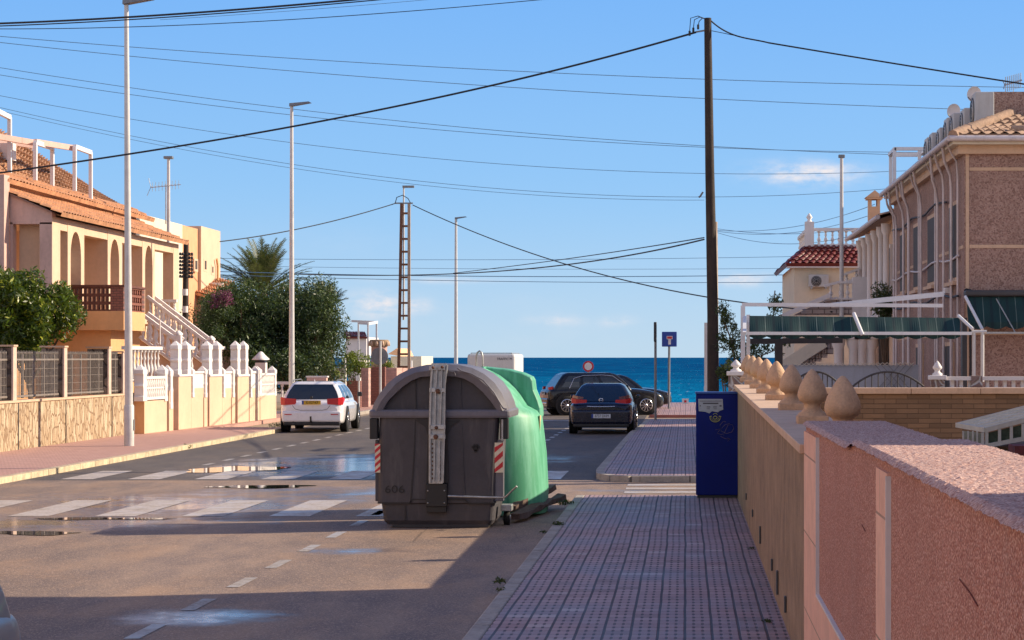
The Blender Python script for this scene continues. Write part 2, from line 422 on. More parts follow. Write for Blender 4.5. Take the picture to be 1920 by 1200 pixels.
LEAF_PALM = leafmat('palm_leaflets', (.05, .07, .02), (.15, .17, .07), (.25, .22, .10), .2)
LEAF_YEL = leafmat('yellow_green_leaves', (.07, .12, .015), (.25, .30, .04), None, .3)
LEAF_PURP = leafmat('bougainvillea_flowers', (.09, .01, .055), (.27, .03, .16), None, .2)
LEAF_VINE = leafmat('vine_leaves', (.012, .022, .008), (.05, .075, .022), None, .25)

def asphalt(name, c1, c2, wet, wetbase=.78):
    m, t, p = base_mat(name)
    co = t.coord(); x, y, z = t.sep(co)
    st = t.scale(co, 1.0, .28, 1.)
    fine = t.noise(co, 95, 2, .6); med = t.noise(st, 2.2, 5, .6); big = t.noise(st, .35, 4, .55)
    v = t.voro(co, 70)
    c = t.mix(t.ss(med, .3, .7), c1, c2)
    c = t.mix(t.ss(big, .35, .65, 0, .7), c, mul(c1, .6)); c = t.mix(t.ss(t.noise(t.scale(co, 1, .5, 1), .9, 5, .65), .45, .7, 0, .5), c, (c2[0] * 1.35, c2[1] * 1.15, c2[2] * .88))
    c = t.mix(t.ss(fine, .35, .75, 0, .6), c, mul(c2, 1.7)); c = t.mix(t.ss(t.noise(co, 42, 3, .7), .5, .7, 0, .55), c, mul(c1, .45))
    c = t.mix(t.ss(t.sep(v.outputs['Color'])[0], .8, .95, 0, .45), c, mul(c2, 2.1))
    # tyre-worn paths and cracks
    wv = t.voro(t.scale(co, .5, .5, 1), 1.1, 'DISTANCE_TO_EDGE'); cr = t.ss(wv.outputs['Distance'], .0, .006, .45, 0)
    c = t.mix(t.m('MULTIPLY', cr, t.ss(big, .45, .6)), c, (.02, .02, .02))
    wm = None; edge = t.noise(t.scale(co, .8, .8, 1), 1.1, 7, .72)
    for (wx, wy, rx_, ry_, k) in wet:  # damp areas of the road
        dx = t.m('DIVIDE', t.m('SUBTRACT', x, wx), rx_); dy = t.m('DIVIDE', t.m('SUBTRACT', y, wy), ry_)
        g = t.m('SUBTRACT', 1.35 * k, t.m('ADD', t.m('MULTIPLY', dx, dx), t.m('MULTIPLY', dy, dy)))
        wm = g if wm is None else t.m('MAXIMUM', wm, g)
    if wm is None: wet_f = 0.
    else: wet_f = t.ss(t.m('ADD', wm, t.m('MULTIPLY', t.m('SUBTRACT', edge, .5), 3.4)), .2, 1.5)
    if wm is not None:
        c = t.mix(t.m('MULTIPLY', wet_f, .55), c, mul(c1, .33))
        ro = t.m('ADD', t.m('MULTIPLY', wet_f, -(wetbase - .14)), wetbase)
        sp = t.m('ADD', t.m('MULTIPLY', wet_f, .5), .3)
        t.put(p.inputs['Roughness'], ro); t.put(p.inputs['Specular IOR Level'], sp)
        t.put(p.inputs['Coat Weight'], t.m('MULTIPLY', wet_f, .5)); p.inputs['Coat Roughness'].default_value = .13
        h = t.m('MULTIPLY', t.m('ADD', fine, v.outputs['Distance']), t.m('SUBTRACT', 1.1, wet_f))
    else:
        p.inputs['Roughness'].default_value = wetbase; h = fine
    t.put(p.inputs['Base Color'], c)
    t.put(p.inputs['Normal'], t.bump(h, .5, .004))
    return m
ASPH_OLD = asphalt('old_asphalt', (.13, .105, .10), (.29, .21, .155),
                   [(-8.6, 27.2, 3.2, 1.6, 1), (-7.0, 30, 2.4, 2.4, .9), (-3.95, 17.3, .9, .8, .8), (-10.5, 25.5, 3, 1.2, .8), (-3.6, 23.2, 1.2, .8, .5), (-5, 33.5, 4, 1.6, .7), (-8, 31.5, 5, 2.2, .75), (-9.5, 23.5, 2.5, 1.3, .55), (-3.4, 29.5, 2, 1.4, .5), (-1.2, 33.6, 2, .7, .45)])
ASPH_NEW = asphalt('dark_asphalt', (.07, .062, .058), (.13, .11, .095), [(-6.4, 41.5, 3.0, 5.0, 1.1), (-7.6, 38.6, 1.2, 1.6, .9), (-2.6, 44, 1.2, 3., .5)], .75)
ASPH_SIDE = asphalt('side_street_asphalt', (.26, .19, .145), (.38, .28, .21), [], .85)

def paintmat(name, col, worn=.5, wet=False):
    m, t, p = base_mat(name); co = t.coord()
    n = t.noise(co, 22, 5, .7); n2 = t.noise(co, 2.5, 4, .6)
    f = t.ss(t.m('ADD', t.m('MULTIPLY', n, .6), t.m('MULTIPLY', n2, .5)), .48, .72, 0, worn)
    t.put(p.inputs['Base Color'], t.mix(f, col, (.19, .15, .12)))
    t.put(p.inputs['Roughness'], t.ss(n2, .3, .7, .35, .75)); t.put(p.inputs['Normal'], t.bump(n, .3, .003))
    return m
ROADPAINT = paintmat('worn_road_paint', (.52, .46, .40), .75)
ROADPAINT2 = paintmat('faded_road_paint', (.42, .38, .33), .95)

def paver():
    m, t, p = base_mat('ribbed_paving_tiles'); co = t.coord(); x, y, z = t.sep(co)
    wob = t.m('MULTIPLY', t.m('SUBTRACT', t.noise(t.scale(co, .4, .4, 1), 1.6, 2), .5), .03); xw = t.m('ADD', x, wob)
    J = t.line(xw, .198, .020); g1 = t.line(xw, .066, .010); T = t.line(y, .2, .03); dots = t.m('MULTIPLY', t.line(xw, .066, .022), t.line(y, .2, .085))
    # per tile tint
    cbn = t.new('ShaderNodeCombineXYZ'); t.put(cbn.inputs[0], t.m('FLOOR', t.m('DIVIDE', xw, .198))); t.put(cbn.inputs[1], t.m('FLOOR', t.m('DIVIDE', y, .2)))
    wn = t.new('ShaderNodeTexWhiteNoise', noise_dimensions='2D'); t.put(wn.inputs['Vector'], cbn.outputs[0])
    c = t.mix(wn.outputs['Value'], (.37, .215, .20), (.47, .30, .285))
    row = t.new('ShaderNodeTexWhiteNoise', noise_dimensions='1D'); t.put(row.inputs['W'], t.m('FLOOR', t.m('DIVIDE', y, .2)))
    c = t.mix(t.m('MULTIPLY', row.outputs['Value'], .25), c, (.53, .37, .34))
    big = t.noise(co, .8, 5, .65); c = t.mix(t.ss(big, .42, .72, 0, .6), c, (.20, .14, .15))
    spots = t.noise(co, 6, 5, .7); c = t.mix(t.ss(spots, .55, .74, 0, .55), c, (.14, .10, .10)); w3 = t.new('ShaderNodeTexWhiteNoise', noise_dimensions='3D'); t.put(w3.inputs['Vector'], cbn.outputs[0]); c = t.mix(t.ss(w3.outputs['Value'], .93, .97, 0, .5), c, (.20, .13, .12)); c = t.mix(t.ss(w3.outputs['Value'], .05, .02, 0, .5), c, (.62, .5, .45)); sand = t.m('MULTIPLY', t.ss(x, .2, .72), t.ss(t.noise(co, 3, 5, .7), .42, .62)); c = t.mix(t.m('MULTIPLY', sand, .5), c, (.22, .16, .12))
    far = t.noise(co, 60, 2); c = t.mix(t.ss(far, .4, .7, 0, .2), c, (.5, .42, .4))
    dk = t.m('MAXIMUM', t.m('MAXIMUM', t.m('MULTIPLY', J, .92), t.m('MULTIPLY', g1, .22)), t.m('MAXIMUM', t.m('MULTIPLY', T, .34), t.m('MULTIPLY', dots, .95)))
    c = t.mix(dk, c, (.04, .022, .018)); t.put(p.inputs['Base Color'], c)
    t.put(p.inputs['Roughness'], t.ss(big, .3, .7, .72, .5)); t.put(p.inputs['Normal'], t.bump(t.m('MULTIPLY', dk, -1.), .6, .006))
    return m
PAVER = paver()
PAVL = brickmat('pink_paving_bricks', (.56, .33, .27), (.48, .27, .22), (.26, .15, .12), .22, .11, .012, 'XY', .4)
DIRT = mat('dry_earth', (.30, .23, .16), .95, .3, 1.5, .5, 30)

# ------------------------------------------------------------------ ground, roads, sea
RK = -1.59; WX = .731; LK = -11.35; SH = .10
def sheet(pts, z): return MB().add([(x, y, z) for x, y in pts], [tuple(range(len(pts)))])
structure(sheet([(-400, -60), (400, -60), (400, 94.6), (-3.2, 94.6), (-4.2, 97), (-13.2, 98), (-14.2, 140), (-400, 190)], -.012), 'ground', DIRT)
structure(MB().b(-400, 400, 94.0, 94.5, -6, -.02), 'sea_wall', CONC)
structure(sheet([(-13.3, 96.5), (-2, 96.5), (-2, 116), (-13.3, 116)], -.6), 'lower_parking', ASPH_SIDE)
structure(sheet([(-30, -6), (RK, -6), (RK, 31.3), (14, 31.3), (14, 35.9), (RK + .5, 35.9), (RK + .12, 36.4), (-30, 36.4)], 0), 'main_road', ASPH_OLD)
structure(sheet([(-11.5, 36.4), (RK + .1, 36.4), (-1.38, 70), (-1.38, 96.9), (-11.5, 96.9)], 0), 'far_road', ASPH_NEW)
structure(sheet([(-1.38, 69.0), (16, 69.0), (16, 74), (-1.38, 74)], .0), 'cross_street', ASPH_SIDE)
# pavements
structure(MB().b(RK + .14, WX + .02, -6, 31.0, -.3, SH), 'near_pavement', PAVER)
k1 = MB()
y = -6.0
while y < 31:
    k1.b(RK, RK + .135, y, min(y + .985, 31), -.3, SH + .002); y += 1.0
structure(k1, 'near_kerb', CONC, bevel=.015)
structure(MB().b(RK, 7, 31.0, 31.14, -.3, .03), 'dropped_kerb', CONC, bevel=.01)
fp = [(7, 36.0), (RK + .75, 36.0), (RK + .42, 36.25), (RK + .2, 36.9), (RK + .14, 38.0), (RK + .2, 50), (RK + .24, 57), (-1.22, 62), (-1.1, 68.9), (7, 68.9)]
structure(MB().prism(fp, -.3, SH, 'Z'), 'far_pavement', PAVER)
kb = MB(); kin = fp[1:9]
def kerb_run(pts, wd, z1, mb):
    for a, b_ in zip(pts[:-1], pts[1:]):
        L = math.dist(a, b_); n = max(1, round(L / 1.0))
        for i in range(n):
            p = [a[j] + (b_[j] - a[j]) * (i + .01) / n for j in (0, 1)]; q = [a[j] + (b_[j] - a[j]) * (i + .99) / n for j in (0, 1)]
            mb.bar((p[0], p[1], z1 - .15), (q[0], q[1], z1 - .15), wd, .3)
kerb_run([(7, 35.93), (RK + .68, 35.93), (RK + .36, 36.18), (RK + .13, 36.8), (RK + .07, 38), (RK + .13, 50), (RK + .17, 57), (-1.29, 62), (-1.17, 68.9)], .14, SH + .003, kb)
structure(kb, 'far_kerb', CONC)
structure(MB().b(-1.1, 30, 74.1, 94.6, -.3, SH), 'seafront_pavement', PAVER)
structure(MB().b(-1.24, 30, 73.95, 74.1, -.3, SH + .003), 'seafront_kerb', mat('red_kerb', (.32, .12, .10), .85, .2, 3))
structure(MB().b(-15, LK - .16, 35.0, 61.0, -.3, SH), 'left_pavement', PAVL)
structure(MB().b(-15, -13.4, 61.0, 96, -.3, SH - .002), 'left_far_pavement', PAVL)
structure(MB().b(-13.4, -12.1, 76.0, 96, -.3, SH), 'left_corner_pavement', PAVL)
kl = MB(); kerb_run([(LK - .08, 35), (LK - .08, 60.2), (LK - .6, 61.0), (-13.2, 61.2)], .16, SH + .003, kl)
structure(kl, 'left_kerb', mat('pale_kerb_stone', (.55, .45, .30), .9, .3, 4, .6, 40, dirt=.5))
kl = MB(); kerb_run([(-12.0, 76), (-12.0, 96)], .16, SH + .003, kl); structure(kl, 'left_far_kerb', CONC)

# road markings
zb = MB()
def quadY(mb, x0, x1, y0, y1, z=.004): mb.add([(x0, y0, z), (x1, y0, z), (x1, y1, z), (x0, y1, z)], [(0, 1, 2, 3)])
z1 = MB(); x = -13.55
while x < -2.3:
    quadY(z1, x, x + .54, 28.15, 31.3); x += 1.15
structure(z1, 'near_crossing_stripes', ROADPAINT)
z1 = MB(); x = -10.75
while x < -1.7:
    quadY(z1, x, x + .55, 36.7, 39.4, .004); x += 1.15
structure(z1, 'far_crossing_stripes', ROADPAINT)
z1 = MB()
for k in range(14): quadY(z1, -4.19, -4.07, 16.0 + 1.78 * k - .1, 16.85 + 1.78 * k - .1)
structure(z1, 'near_parking_dashes', ROADPAINT2)
z1 = MB()
for k in range(28):
    quadY(z1, -9.42, -9.30, 41.5 + 1.75 * k, 42.35 + 1.75 * k)
    quadY(z1, -3.55, -3.43, 41.5 + 1.75 * k, 42.35 + 1.75 * k)
structure(z1, 'far_parking_dashes', ROADPAINT2)
z1 = MB()
for k in range(4): quadY(z1, -.95, 3.2, 32.0 + .95 * k, 32.45 + .95 * k)
structure(z1, 'side_street_crossing_stripes', ROADPAINT)
z1 = MB(); quadY(z1, -9.0, -2.0, 70.5, 71.0); quadY(z1, -3.3, -.2, 66.2, 66.6, .004); quadY(z1, .2, 3.5, 89, 89.6, .105)
structure(z1, 'give_way_line', ROADPAINT)

# puddles
wm_, t, p = base_mat('puddle_water'); p.inputs['Base Color'].default_value = (.02, .02, .022, 1); p.inputs['Roughness'].default_value = .02
t.put(p.inputs['Normal'], t.bump(t.noise(t.coord(), 6, 2), .02, .01)); WATER = wm_
def puddle(px, py, wx, wy, seed, label):
    c = G(px, py); g = np.random.default_rng(seed); n = 40; ph = g.random(6) * 6.28; pts = []
    for i in range(n):
        a = 2 * math.pi * i / n; r = 1 + .22 * math.sin(2 * a + ph[0]) + .15 * math.sin(3 * a + ph[1]) + .1 * math.sin(5 * a + ph[2]) + .06 * math.sin(9 * a + ph[3])
        pts.append((c[0] + wx * r * math.cos(a), c[1] + wy * r * math.sin(a), .007))
    structure(MB().add(pts, [tuple(range(n))]), 'puddle', WATER)
puddle(60, 1000, .55, .28, 1, ''); puddle(190, 973, .75, .22, 2, ''); puddle(440, 880, .75, 1.1, 3, ''); puddle(490, 913, .9, .35, 5, '')

# sea
m, t, p = base_mat('sea_water'); co = t.coord(); x, y, z = t.sep(co)
q = t.m('DIVIDE', 400., t.m('MAXIMUM', y, 100.))       # shallow water inshore is turquoise, open water deep blue
near = t.ss(q, .25, 1.9)
rip = t.noise(t.scale(co, .05, .018, 1), 9, 6, .65); rip2 = t.noise(t.scale(co, .25, .05, 1), 3, 5, .7)
c = t.mix(near, (.001, .055, .17), (.002, .22, .42))
c = t.mix(t.ss(rip, .42, .60, 0, .6), c, (.0008, .06, .19))
c = t.mix(t.ss(t.noise(t.scale(co, .012, .004, 1), 4, 4), .45, .65, 0, .35), c, (.002, .18, .36))
foam = t.ss(t.noise(t.scale(co, .3, .045, 1), 3.1, 4, .75), .66, .72, 0, .8)
c = t.mix(foam, c, (.75, .8, .85))
nb = t.bump(t.m('ADD', rip2, t.m('MULTIPLY', rip, 2.)), .8, .5); df = t.new('ShaderNodeBsdfDiffuse'); t.put(df.inputs[0], c); t.put(df.inputs['Normal'], nb)
gl_ = t.new('ShaderNodeBsdfGlossy'); gl_.inputs['Roughness'].default_value = .35; t.put(gl_.inputs['Normal'], nb); gl_.inputs[0].default_value = (.5, .75, 1, 1)
mx = t.new('ShaderNodeMixShader'); mx.inputs[0].default_value = .015; t.l.new(df.outputs[0], mx.inputs[1]); t.l.new(gl_.outputs[0], mx.inputs[2]); t.l.new(mx.outputs[0], t.n['Material Output'].inputs[0])
structure(MB().add([(-20000, 85, -3), (20000, 85, -3), (20000, 40000, -3), (-20000, 40000, -3)], [(0, 1, 2, 3)]), 'sea', m)

# ------------------------------------------------------------------ grey waste container
PLG = mat('grey_container_plastic', (.056, .052, .060), .55, .2, 2.2, .25, 120, dirt=.6, dcol=(.13, .12, .12))
PLL = mat('lid_grey_plastic', (.155, .15, .175), .5, .12, 3, .2, 120, dirt=.35, dcol=(.09, .08, .08))
PLD = mat('dark_seam_plastic', (.02, .018, .02), .5, .1, 4)
YC = 26.25
def C(x, y, Y=YC): return P(x, y, Y)
cont = thing('waste_container', 'grey side-loading waste container with arched lid and number 606 on its end', 'waste container', (C(824, 990)[0], YC + .6, 0))
YB = YC + 1.25
def ring(x0, x1, y, Y0, Y1, r=.07, n=4):
    a = C(x0, y)[0]; b_ = C(x1, y)[0]; z = C(x0, y)[2]; out = []
    for cx, cy, s0 in ((b_ - r, Y1 - r, 0), (a + r, Y1 - r, 1), (a + r, Y0 + r, 2), (b_ - r, Y0 + r, 3)):
        for i in range(n + 1):
            an = math.pi / 2 * (s0 + i / n); out.append((cx + r * math.cos(an), cy + r * math.sin(an), z))
    return out
def loft(rings, caps=True, smooth=False):
    mb = MB(); n = len(rings[0]); vs = [v for r in rings for v in r]
    mb.add(vs, [(i * n + j, i * n + (j + 1) % n, (i + 1) * n + (j + 1) % n, (i + 1) * n + j) for i in range(len(rings) - 1) for j in range(n)], smooth)
    if caps: mb.add(rings[0], [tuple(range(n))]); mb.add(rings[-1], [tuple(range(n))])
    return mb
body = loft([ring(724, 921, 984, YC + .05, YB - .05), ring(718, 925, 976, YC + .02, YB - .02), ring(714, 927, 945, YC + .01, YB), ring(707, 929, 943, YC - .02, YB + .02),
             ring(708, 931, 870, YC - .02, YB + .02), ring(711, 936, 783, YC - .03, YB + .03)])
body.build('container_body', PLG, cont, bevel=.006)
loft([ring(694, 956, 783, YC - .07, YB + .07, .05), ring(693, 957, 779, YC - .08, YB + .08, .05), ring(693, 957, 771, YC - .08, YB + .08, .05), ring(696, 954, 768, YC - .06, YB + .06, .05)]).build('container_rim', PLL, cont, bevel=.004)
# lid: outer arch outline and inner recessed end panel
outer = [(697, 770), (702, 755), (712, 738), (728, 718), (748, 702), (772, 690), (800, 684), (830, 682), (860, 684), (886, 690), (908, 701), (927, 717), (941, 737), (949, 755), (953, 770)]
inner = [(718, 770), (728, 752), (742, 738), (757, 724), (772, 714), (788, 707), (812, 705), (836, 705), (854, 706), (871, 710), (888, 719), (906, 735), (920, 751), (928, 762), (933, 770)]
mb = MB(); n = len(outer)
o0 = [C(a, b_) for a, b_ in outer]; i0 = [C(a, b_) for a, b_ in inner]
def aty(pts, Y): return [(p_[0], Y, p_[2]) for p_ in pts]
mid = [tuple((np.array(a) * .5 + np.array(b_) * .5)) for a, b_ in zip(o0, i0)]
mb.strip(aty(o0, YC - .02), aty(mid, YC - .085), True); mb.strip(aty(mid, YC - .085), aty(i0, YC - .06), True); mb.strip(aty(i0, YC - .06), aty(i0, YC + .05))
mb.strip(aty(o0, YC - .02), aty(o0, YB + .02), True); mb.strip(aty(o0, YB + .02), aty(i0, YB + .05))
mb.add(aty(i0, YB + .04), [tuple(range(n))])
lid = mb.build('lid', PLL, cont)
MB().add(aty(i0, YC + .04), [tuple(range(n))]).build('lid_end_panel', PLG, lid)
# piping ridge on lid
rp = [(858, 690), (864, 695), (884, 701), (906, 713), (926, 736), (940, 760), (944, 766), (950, 767)]
MB().tube([C(a, b_, YC - .10) for a, b_ in rp], .011, 6).build('lid_ridge', PLL, lid)
MB().tube([C(a, b_, YC - .10) for a, b_ in [(842, 696), (852, 697), (854, 704)]], .006, 6).build('lid_ridge', PLL, lid)
# seams and panels on end
sm = MB()
def strip2(pts, wd, m_, name, par, Y=YC - .028):
    mb = MB()
    for a, b_ in zip(pts[:-1], pts[1:]): mb.bar(C(*a, Y), C(*b_, Y), wd, .008, (0, 1, 0))
    return mb.build(name, m_, par)
strip2([(779, 787), (776, 860), (770, 942)], .014, PLD, 'seam', cont)
strip2([(866, 787), (868, 860), (872, 942)], .010, PLG, 'seam', cont)
strip2([(760, 948), (760, 976)], .014, PLD, 'seam', cont, YC + .004)
strip2([(779, 706), (780, 768)], .012, PLD, 'seam', cont, YC + .03)
strip2([(864, 708), (865, 768)], .010, PLG, 'seam', cont, YC + .03)
strip2([(708, 943), (768, 943), (774, 936)], .018, PLD, 'seam', cont)
strip2([(774, 936), (872, 937), (880, 944), (927, 943)], .014, PLD, 'seam', cont)
MB().prism([(C(a, b_)[0], C(a, b_)[2]) for a, b_ in ((780, 788), (864, 788), (846, 800), (840, 816), (842, 905), (800, 905), (803, 816), (798, 800))], YC - .045, YC - .02).build('arm_recess', PLD, cont)
# galvanised lifting arm
arm = MB()
def cb(mb, x0, x1, y0, y1, Y0, Y1):
    a = C(x0, y1); b_ = C(x1, y0); mb.b(a[0], b_[0], Y0, Y1, a[2], b_[2]); return mb
A = [(811, 681), (840, 681), (836, 720), (835, 800), (832, 906), (806, 906), (806, 800), (808, 720)]
arm.prism([(C(a, b_)[0], C(a, b_)[2]) for a, b_ in A], YC - .12, YC - .10)
armo = arm.build('lifting_arm', GALV, cont, bevel=.003)
fl = MB()
for pts in (((812, 684), (809, 720), (807, 800), (807, 905)), ((839, 684), (835, 720), (834, 800), (831, 905)), ((820, 690), (817, 740), (816, 796)), ((829, 690), (828, 740), (826, 796)), ((816, 826), (814, 902)), ((825, 826), (824, 902))):
    for a, b_ in zip(pts[:-1], pts[1:]): fl.bar(C(*a, YC - .14), C(*b_, YC - .14), .012, .05, (0, 1, 0))
fl.build('arm_flange', GALV, armo)
for yy in (690, 731, 800, 818):
    cb(MB(), 808, 838, yy - 4, yy + 4, YC - .165, YC - .12).build('arm_bracket', GALV, armo, bevel=.004)
for xx, yy, rr in ((824, 733, .03), (821, 801, .022), (815, 689, .018), (832, 688, .018), (820, 818, .03)):
    MB().lathe([(0, -.19), (rr * .7, -.19), (rr, -.175), (rr, -.15)], 12, (C(xx, yy)[0], YC, C(xx, yy)[2]), 'Y').build('bolt', RUSTSTEEL, armo)
rv = MB()
for k in range(9):
    for xx in (813, 827): rv.b(C(xx, 0)[0] - .008, C(xx, 0)[0] + .008, YC - .128, YC - .118, C(0, 832 + k * 8)[2] - .012, C(0, 832 + k * 8)[2] + .012)
rv.build('arm_slots', RUSTSTEEL, armo)
hs = cb(MB(), 800, 840, 906, 949, YC - .1, YC - .02).build('arm_foot_housing', BLACKP, cont, bevel=.008)
cb(MB(), 801, 838, 949, 960, YC - .07, YC).build('housing_skirt', BLACKP, hs, bevel=.005)
for xx in (804, 835):
    for yy in (919, 942): MB().lathe([(0, -.115), (.008, -.115), (.01, -.1)], 8, (C(xx, yy)[0], YC, C(xx, yy)[2]), 'Y').build('bolt', GALV, hs)
MB().tube([C(840, 930, YC - .09), C(900, 932, YC - .1), C(940, 933, YC - .12), C(948, 932, YC - .14), C(957, 923, YC - .18), C(969, 912, YC - .22)], .013, 8).build('brake_pedal_bar', GALV, cont)
# reflective tape
def tape(x0, x1, y0, y1, Y):
    a = C(x0, y1, Y); b_ = C(x1, y0, Y); wd = b_[0] - a[0]; h = b_[2] - a[2]
    o = MB().b(a[0], b_[0], Y - .004, Y, a[2], b_[2]).build('reflective_tape', WHITEP, cont)
    mb = MB(); s = wd * 1.3; z = a[2] - .02; k = 0
    while z < b_[2]:
        # diagonal stripe clipped to the tape
        q = [(a[0], z), (b_[0], z + wd * .9), (b_[0], z + wd * .9 + s * .5), (a[0], z + s * .5)]
        q = [(u, min(max(v, a[2]), b_[2])) for u, v in q]
        if max(v for u, v in q) - min(v for u, v in q) > .01: mb.prism(q, Y - .007, Y - .004)
        z += s
    mb.build('tape_stripes', REDP, o)
tape(703, 713, 832, 886, YC - .03); tape(927.5, 943, 830, 886, YC - .035)
for a in ((694, 709, 784, 823), (938, 953, 784, 823)):
    o = cb(MB(), *a, YC - .05, YC + .1).build('lifting_trunnion', BLACKP, cont, bevel=.01)
cb(MB(), 941, 944, 786, 826, YC - .07, YC - .05).build('bracket_rod', GALV, cont)
cb(MB(), 927, 944, 825, 940, YC + .02, YC + .12).build('corner_post', PLL, cont, bevel=.01)
cb(MB(), 703, 710, 825, 940, YC + .02, YC + .12).build('corner_post', PLG, cont, bevel=.01)
text('container_number', '606', .135, Vector(C(740, 918, YC - .032)) - cont.location, BLACKP, cont, sx=1.25)
sp = MB(); cc = C(892, 841, YC - .03)
for dx, dz, r in ((0, 0, .022), (-.022, .012, .013), (.022, .012, .013), (-.009, .026, .012), (.010, .026, .012), (0, -.02, .014)):
    sp.lathe([(0, -.006), (r * 1.5, -.006), (r * 1.5, 0)], 10, (cc[0] + dx * 1.5, cc[1], cc[2] + dz * 1.5), 'Y', False)
sp.build('paint_mark', BLACKP, cont)
for xx in (755, 893):
    for yy in (YC + .22, YB - .22):
        cs = C(xx, 990)[0]
        wo = MB().lathe([(.0, -.05), (.055, -.05), (.075, -.04), (.075, .04), (.055, .05), (0, .05)], 14, (cs, yy, .075), 'X').build('caster_wheel', RUBBER, cont)
        MB().b(cs - .09, cs + .09, yy - .1, yy + .1, .13, .16).build('caster_plate', DARKMETAL, wo)
cb(MB(), 735, 915, 984, 989, YC + .05, YB - .05).build('chassis_bar', DARKMETAL, cont)
# side wheel with pedal hardware seen past the right edge
ow = MB().lathe([(0, -.04), (.05, -.04), (.085, -.035), (.085, .035), (.05, .04), (0, .04)], 16, (C(944, 985)[0], YC + .5, .085), 'X').build('side_wheel', RUBBER, cont)
MB().lathe([(0, -.05), (.04, -.05), (.05, .0), (.04, .05), (0, .05)], 12, (C(944, 985)[0], YC + .5, .085), 'X').build('wheel_hub', GALV, ow)
MB().b(C(934, 0)[0], C(955, 0)[0], YC + .35, YC + .6, .18, .26).build('wheel_fork', GALV, ow, bevel=.01)

# ------------------------------------------------------------------ green glass bank
def greenm():
    m, t, p = base_mat('weathered_green_fibreglass'); co = t.coord()
    st = t.noise(t.scale(co, 3, 3, .35), 3, 5, .65); n = t.noise(co, 14, 4, .65)
    c = t.mix(t.ss(st, .35, .65), (.07, .34, .19), (.15, .47, .31)); c = t.mix(t.ss(n, .55, .8, 0, .3), c, (.24, .52, .38))
    t.put(p.inputs['Base Color'], c); p.inputs['Roughness'].default_value = .5; t.put(p.inputs['Normal'], t.bump(n, .1, .01)); return m
GRN = greenm()
YG = 28.9
def Q(x, y, Y=YG): return P(x, y, Y)
ig = thing('bottle_bank', 'pale green fibreglass bottle bank with notched hood behind the grey container', 'bottle bank', (Q(940, 973)[0], YG, 0))
cx0 = ig.location.x
def se(cx, z, rx, ry, n=36, pw=2.6, cy=YG):
    o = []
    for i in range(n):
        a = 2 * math.pi * i / n; c_, s_ = math.cos(a), math.sin(a)
        o.append((cx + rx * math.copysign(abs(c_) ** (2 / pw), c_), cy + ry * math.copysign(abs(s_) ** (2 / pw), s_), z))
    return o
rr = []
for z, xr, pw in ((0.02, -1.87, 3), (.3, -1.862, 3), (.8, -1.885, 2.8), (1.1, -1.92, 2.7), (1.30, -1.945, 2.6), (1.38, -1.99, 2.5), (1.45, -2.12, 2.5), (1.52, -2.168, 2.45), (1.60, -2.22, 2.4), (1.68, -2.285, 2.35), (1.77, -2.375, 2.3), (1.85, -2.48, 2.2), (1.91, -2.59, 2.1), (1.955, -2.70, 2)):
    cxx = -2.72
    rr.append(se(cxx, z, xr - cxx if xr > cxx else .1, (.9 if z < 1.5 else .9 * math.sqrt(max(.02, 1 - ((z - 1.45) / .52) ** 2))), 40, pw))
rr.append(se(-2.72, 1.975, .05, .12, 40, 2))
loft(rr, True, True).build('bank_body', GRN, ig)
# hood: a gable-like cowl over the filling mouth on the street side
hp = [Q(905, 689), Q(965, 696), Q(998, 708), Q(1003, 736), Q(1012, 760), Q(992, 764), Q(960, 735), Q(930, 705)]
h = MB()
top = [(-2.74, 1.975), (-2.4, 1.94), (-2.2, 1.89), (-2.085, 1.835), (-2.06, 1.79), (-2.045, 1.66), (-1.99, 1.53), (-1.955, 1.42), (-1.95, 1.28), (-2.3, 1.28), (-2.8, 1.5)]
h.prism(top, YG - .12, YG + .5)
hood = h.build('filling_hood', GRN, ig, bevel=.03, seg=3)
MB().b(-1.955, -1.945, YG - .35, YG - .12, .95, 1.32).build('sticker', mat('faded_sticker', (.6, .5, .25), .6, .2, 20), ig)
MB().tube([Q(893, 700), Q(893, 668), Q(895, 661), Q(899, 658), (Q(903, 661)), Q(905, 668), Q(905, 700)], .012, 8).build('lifting_loop', GALV, ig)

# broken kerb rubble, weeds
def plank(a, b_, wd, h, label, name='broken_beam'):
    mb = MB(); a = Vector(a); b_ = Vector(b_); n = 7; rings = []; d = (b_ - a).normalized(); s = d.cross(Vector((0, 0, 1))).normalized()
    g = np.random.default_rng(int(abs(a.x) * 1000)); vs = []
    for i in range(n + 1):
        c_ = a.lerp(b_, i / n); j = g.normal(size=8) * .012
        vs += [c_ - s * (wd / 2 + j[0]) + Vector((0, 0, -h / 2 + j[1])), c_ + s * (wd / 2 + j[2]) + Vector((0, 0, -h / 2 + j[3])), c_ + s * (wd / 2 + j[4]) + Vector((0, 0, h / 2 + j[5])), c_ - s * (wd / 2 + j[6]) + Vector((0, 0, h / 2 + j[7]))]
    fs = [(i * 4 + k, i * 4 + (k + 1) % 4, i * 4 + 4 + (k + 1) % 4, i * 4 + 4 + k) for i in range(n) for k in range(4)] + [(0, 1, 2, 3), (4 * n, 4 * n + 1, 4 * n + 2, 4 * n + 3)]
    mb.add(vs, fs)
    o = mb.build(name, RUB, origin=tuple(a)); tag(o, label, 'beam', 'broken beams lying by the kerb'); return o
RUB = mat('splintered_beam', (.11, .07, .055), .9, .45, 7, .8, 40, dirt=.5)
plank((-2.16, 27.0, .08), (-1.72, 29.6, .17), .12, .07, 'front broken beam lying against the kerb beside the bottle bank')
plank((-2.23, 27.5, .15), (-1.86, 29.9, .27), .11, .08, 'rear broken beam leaning up behind the other one at the bottle bank')
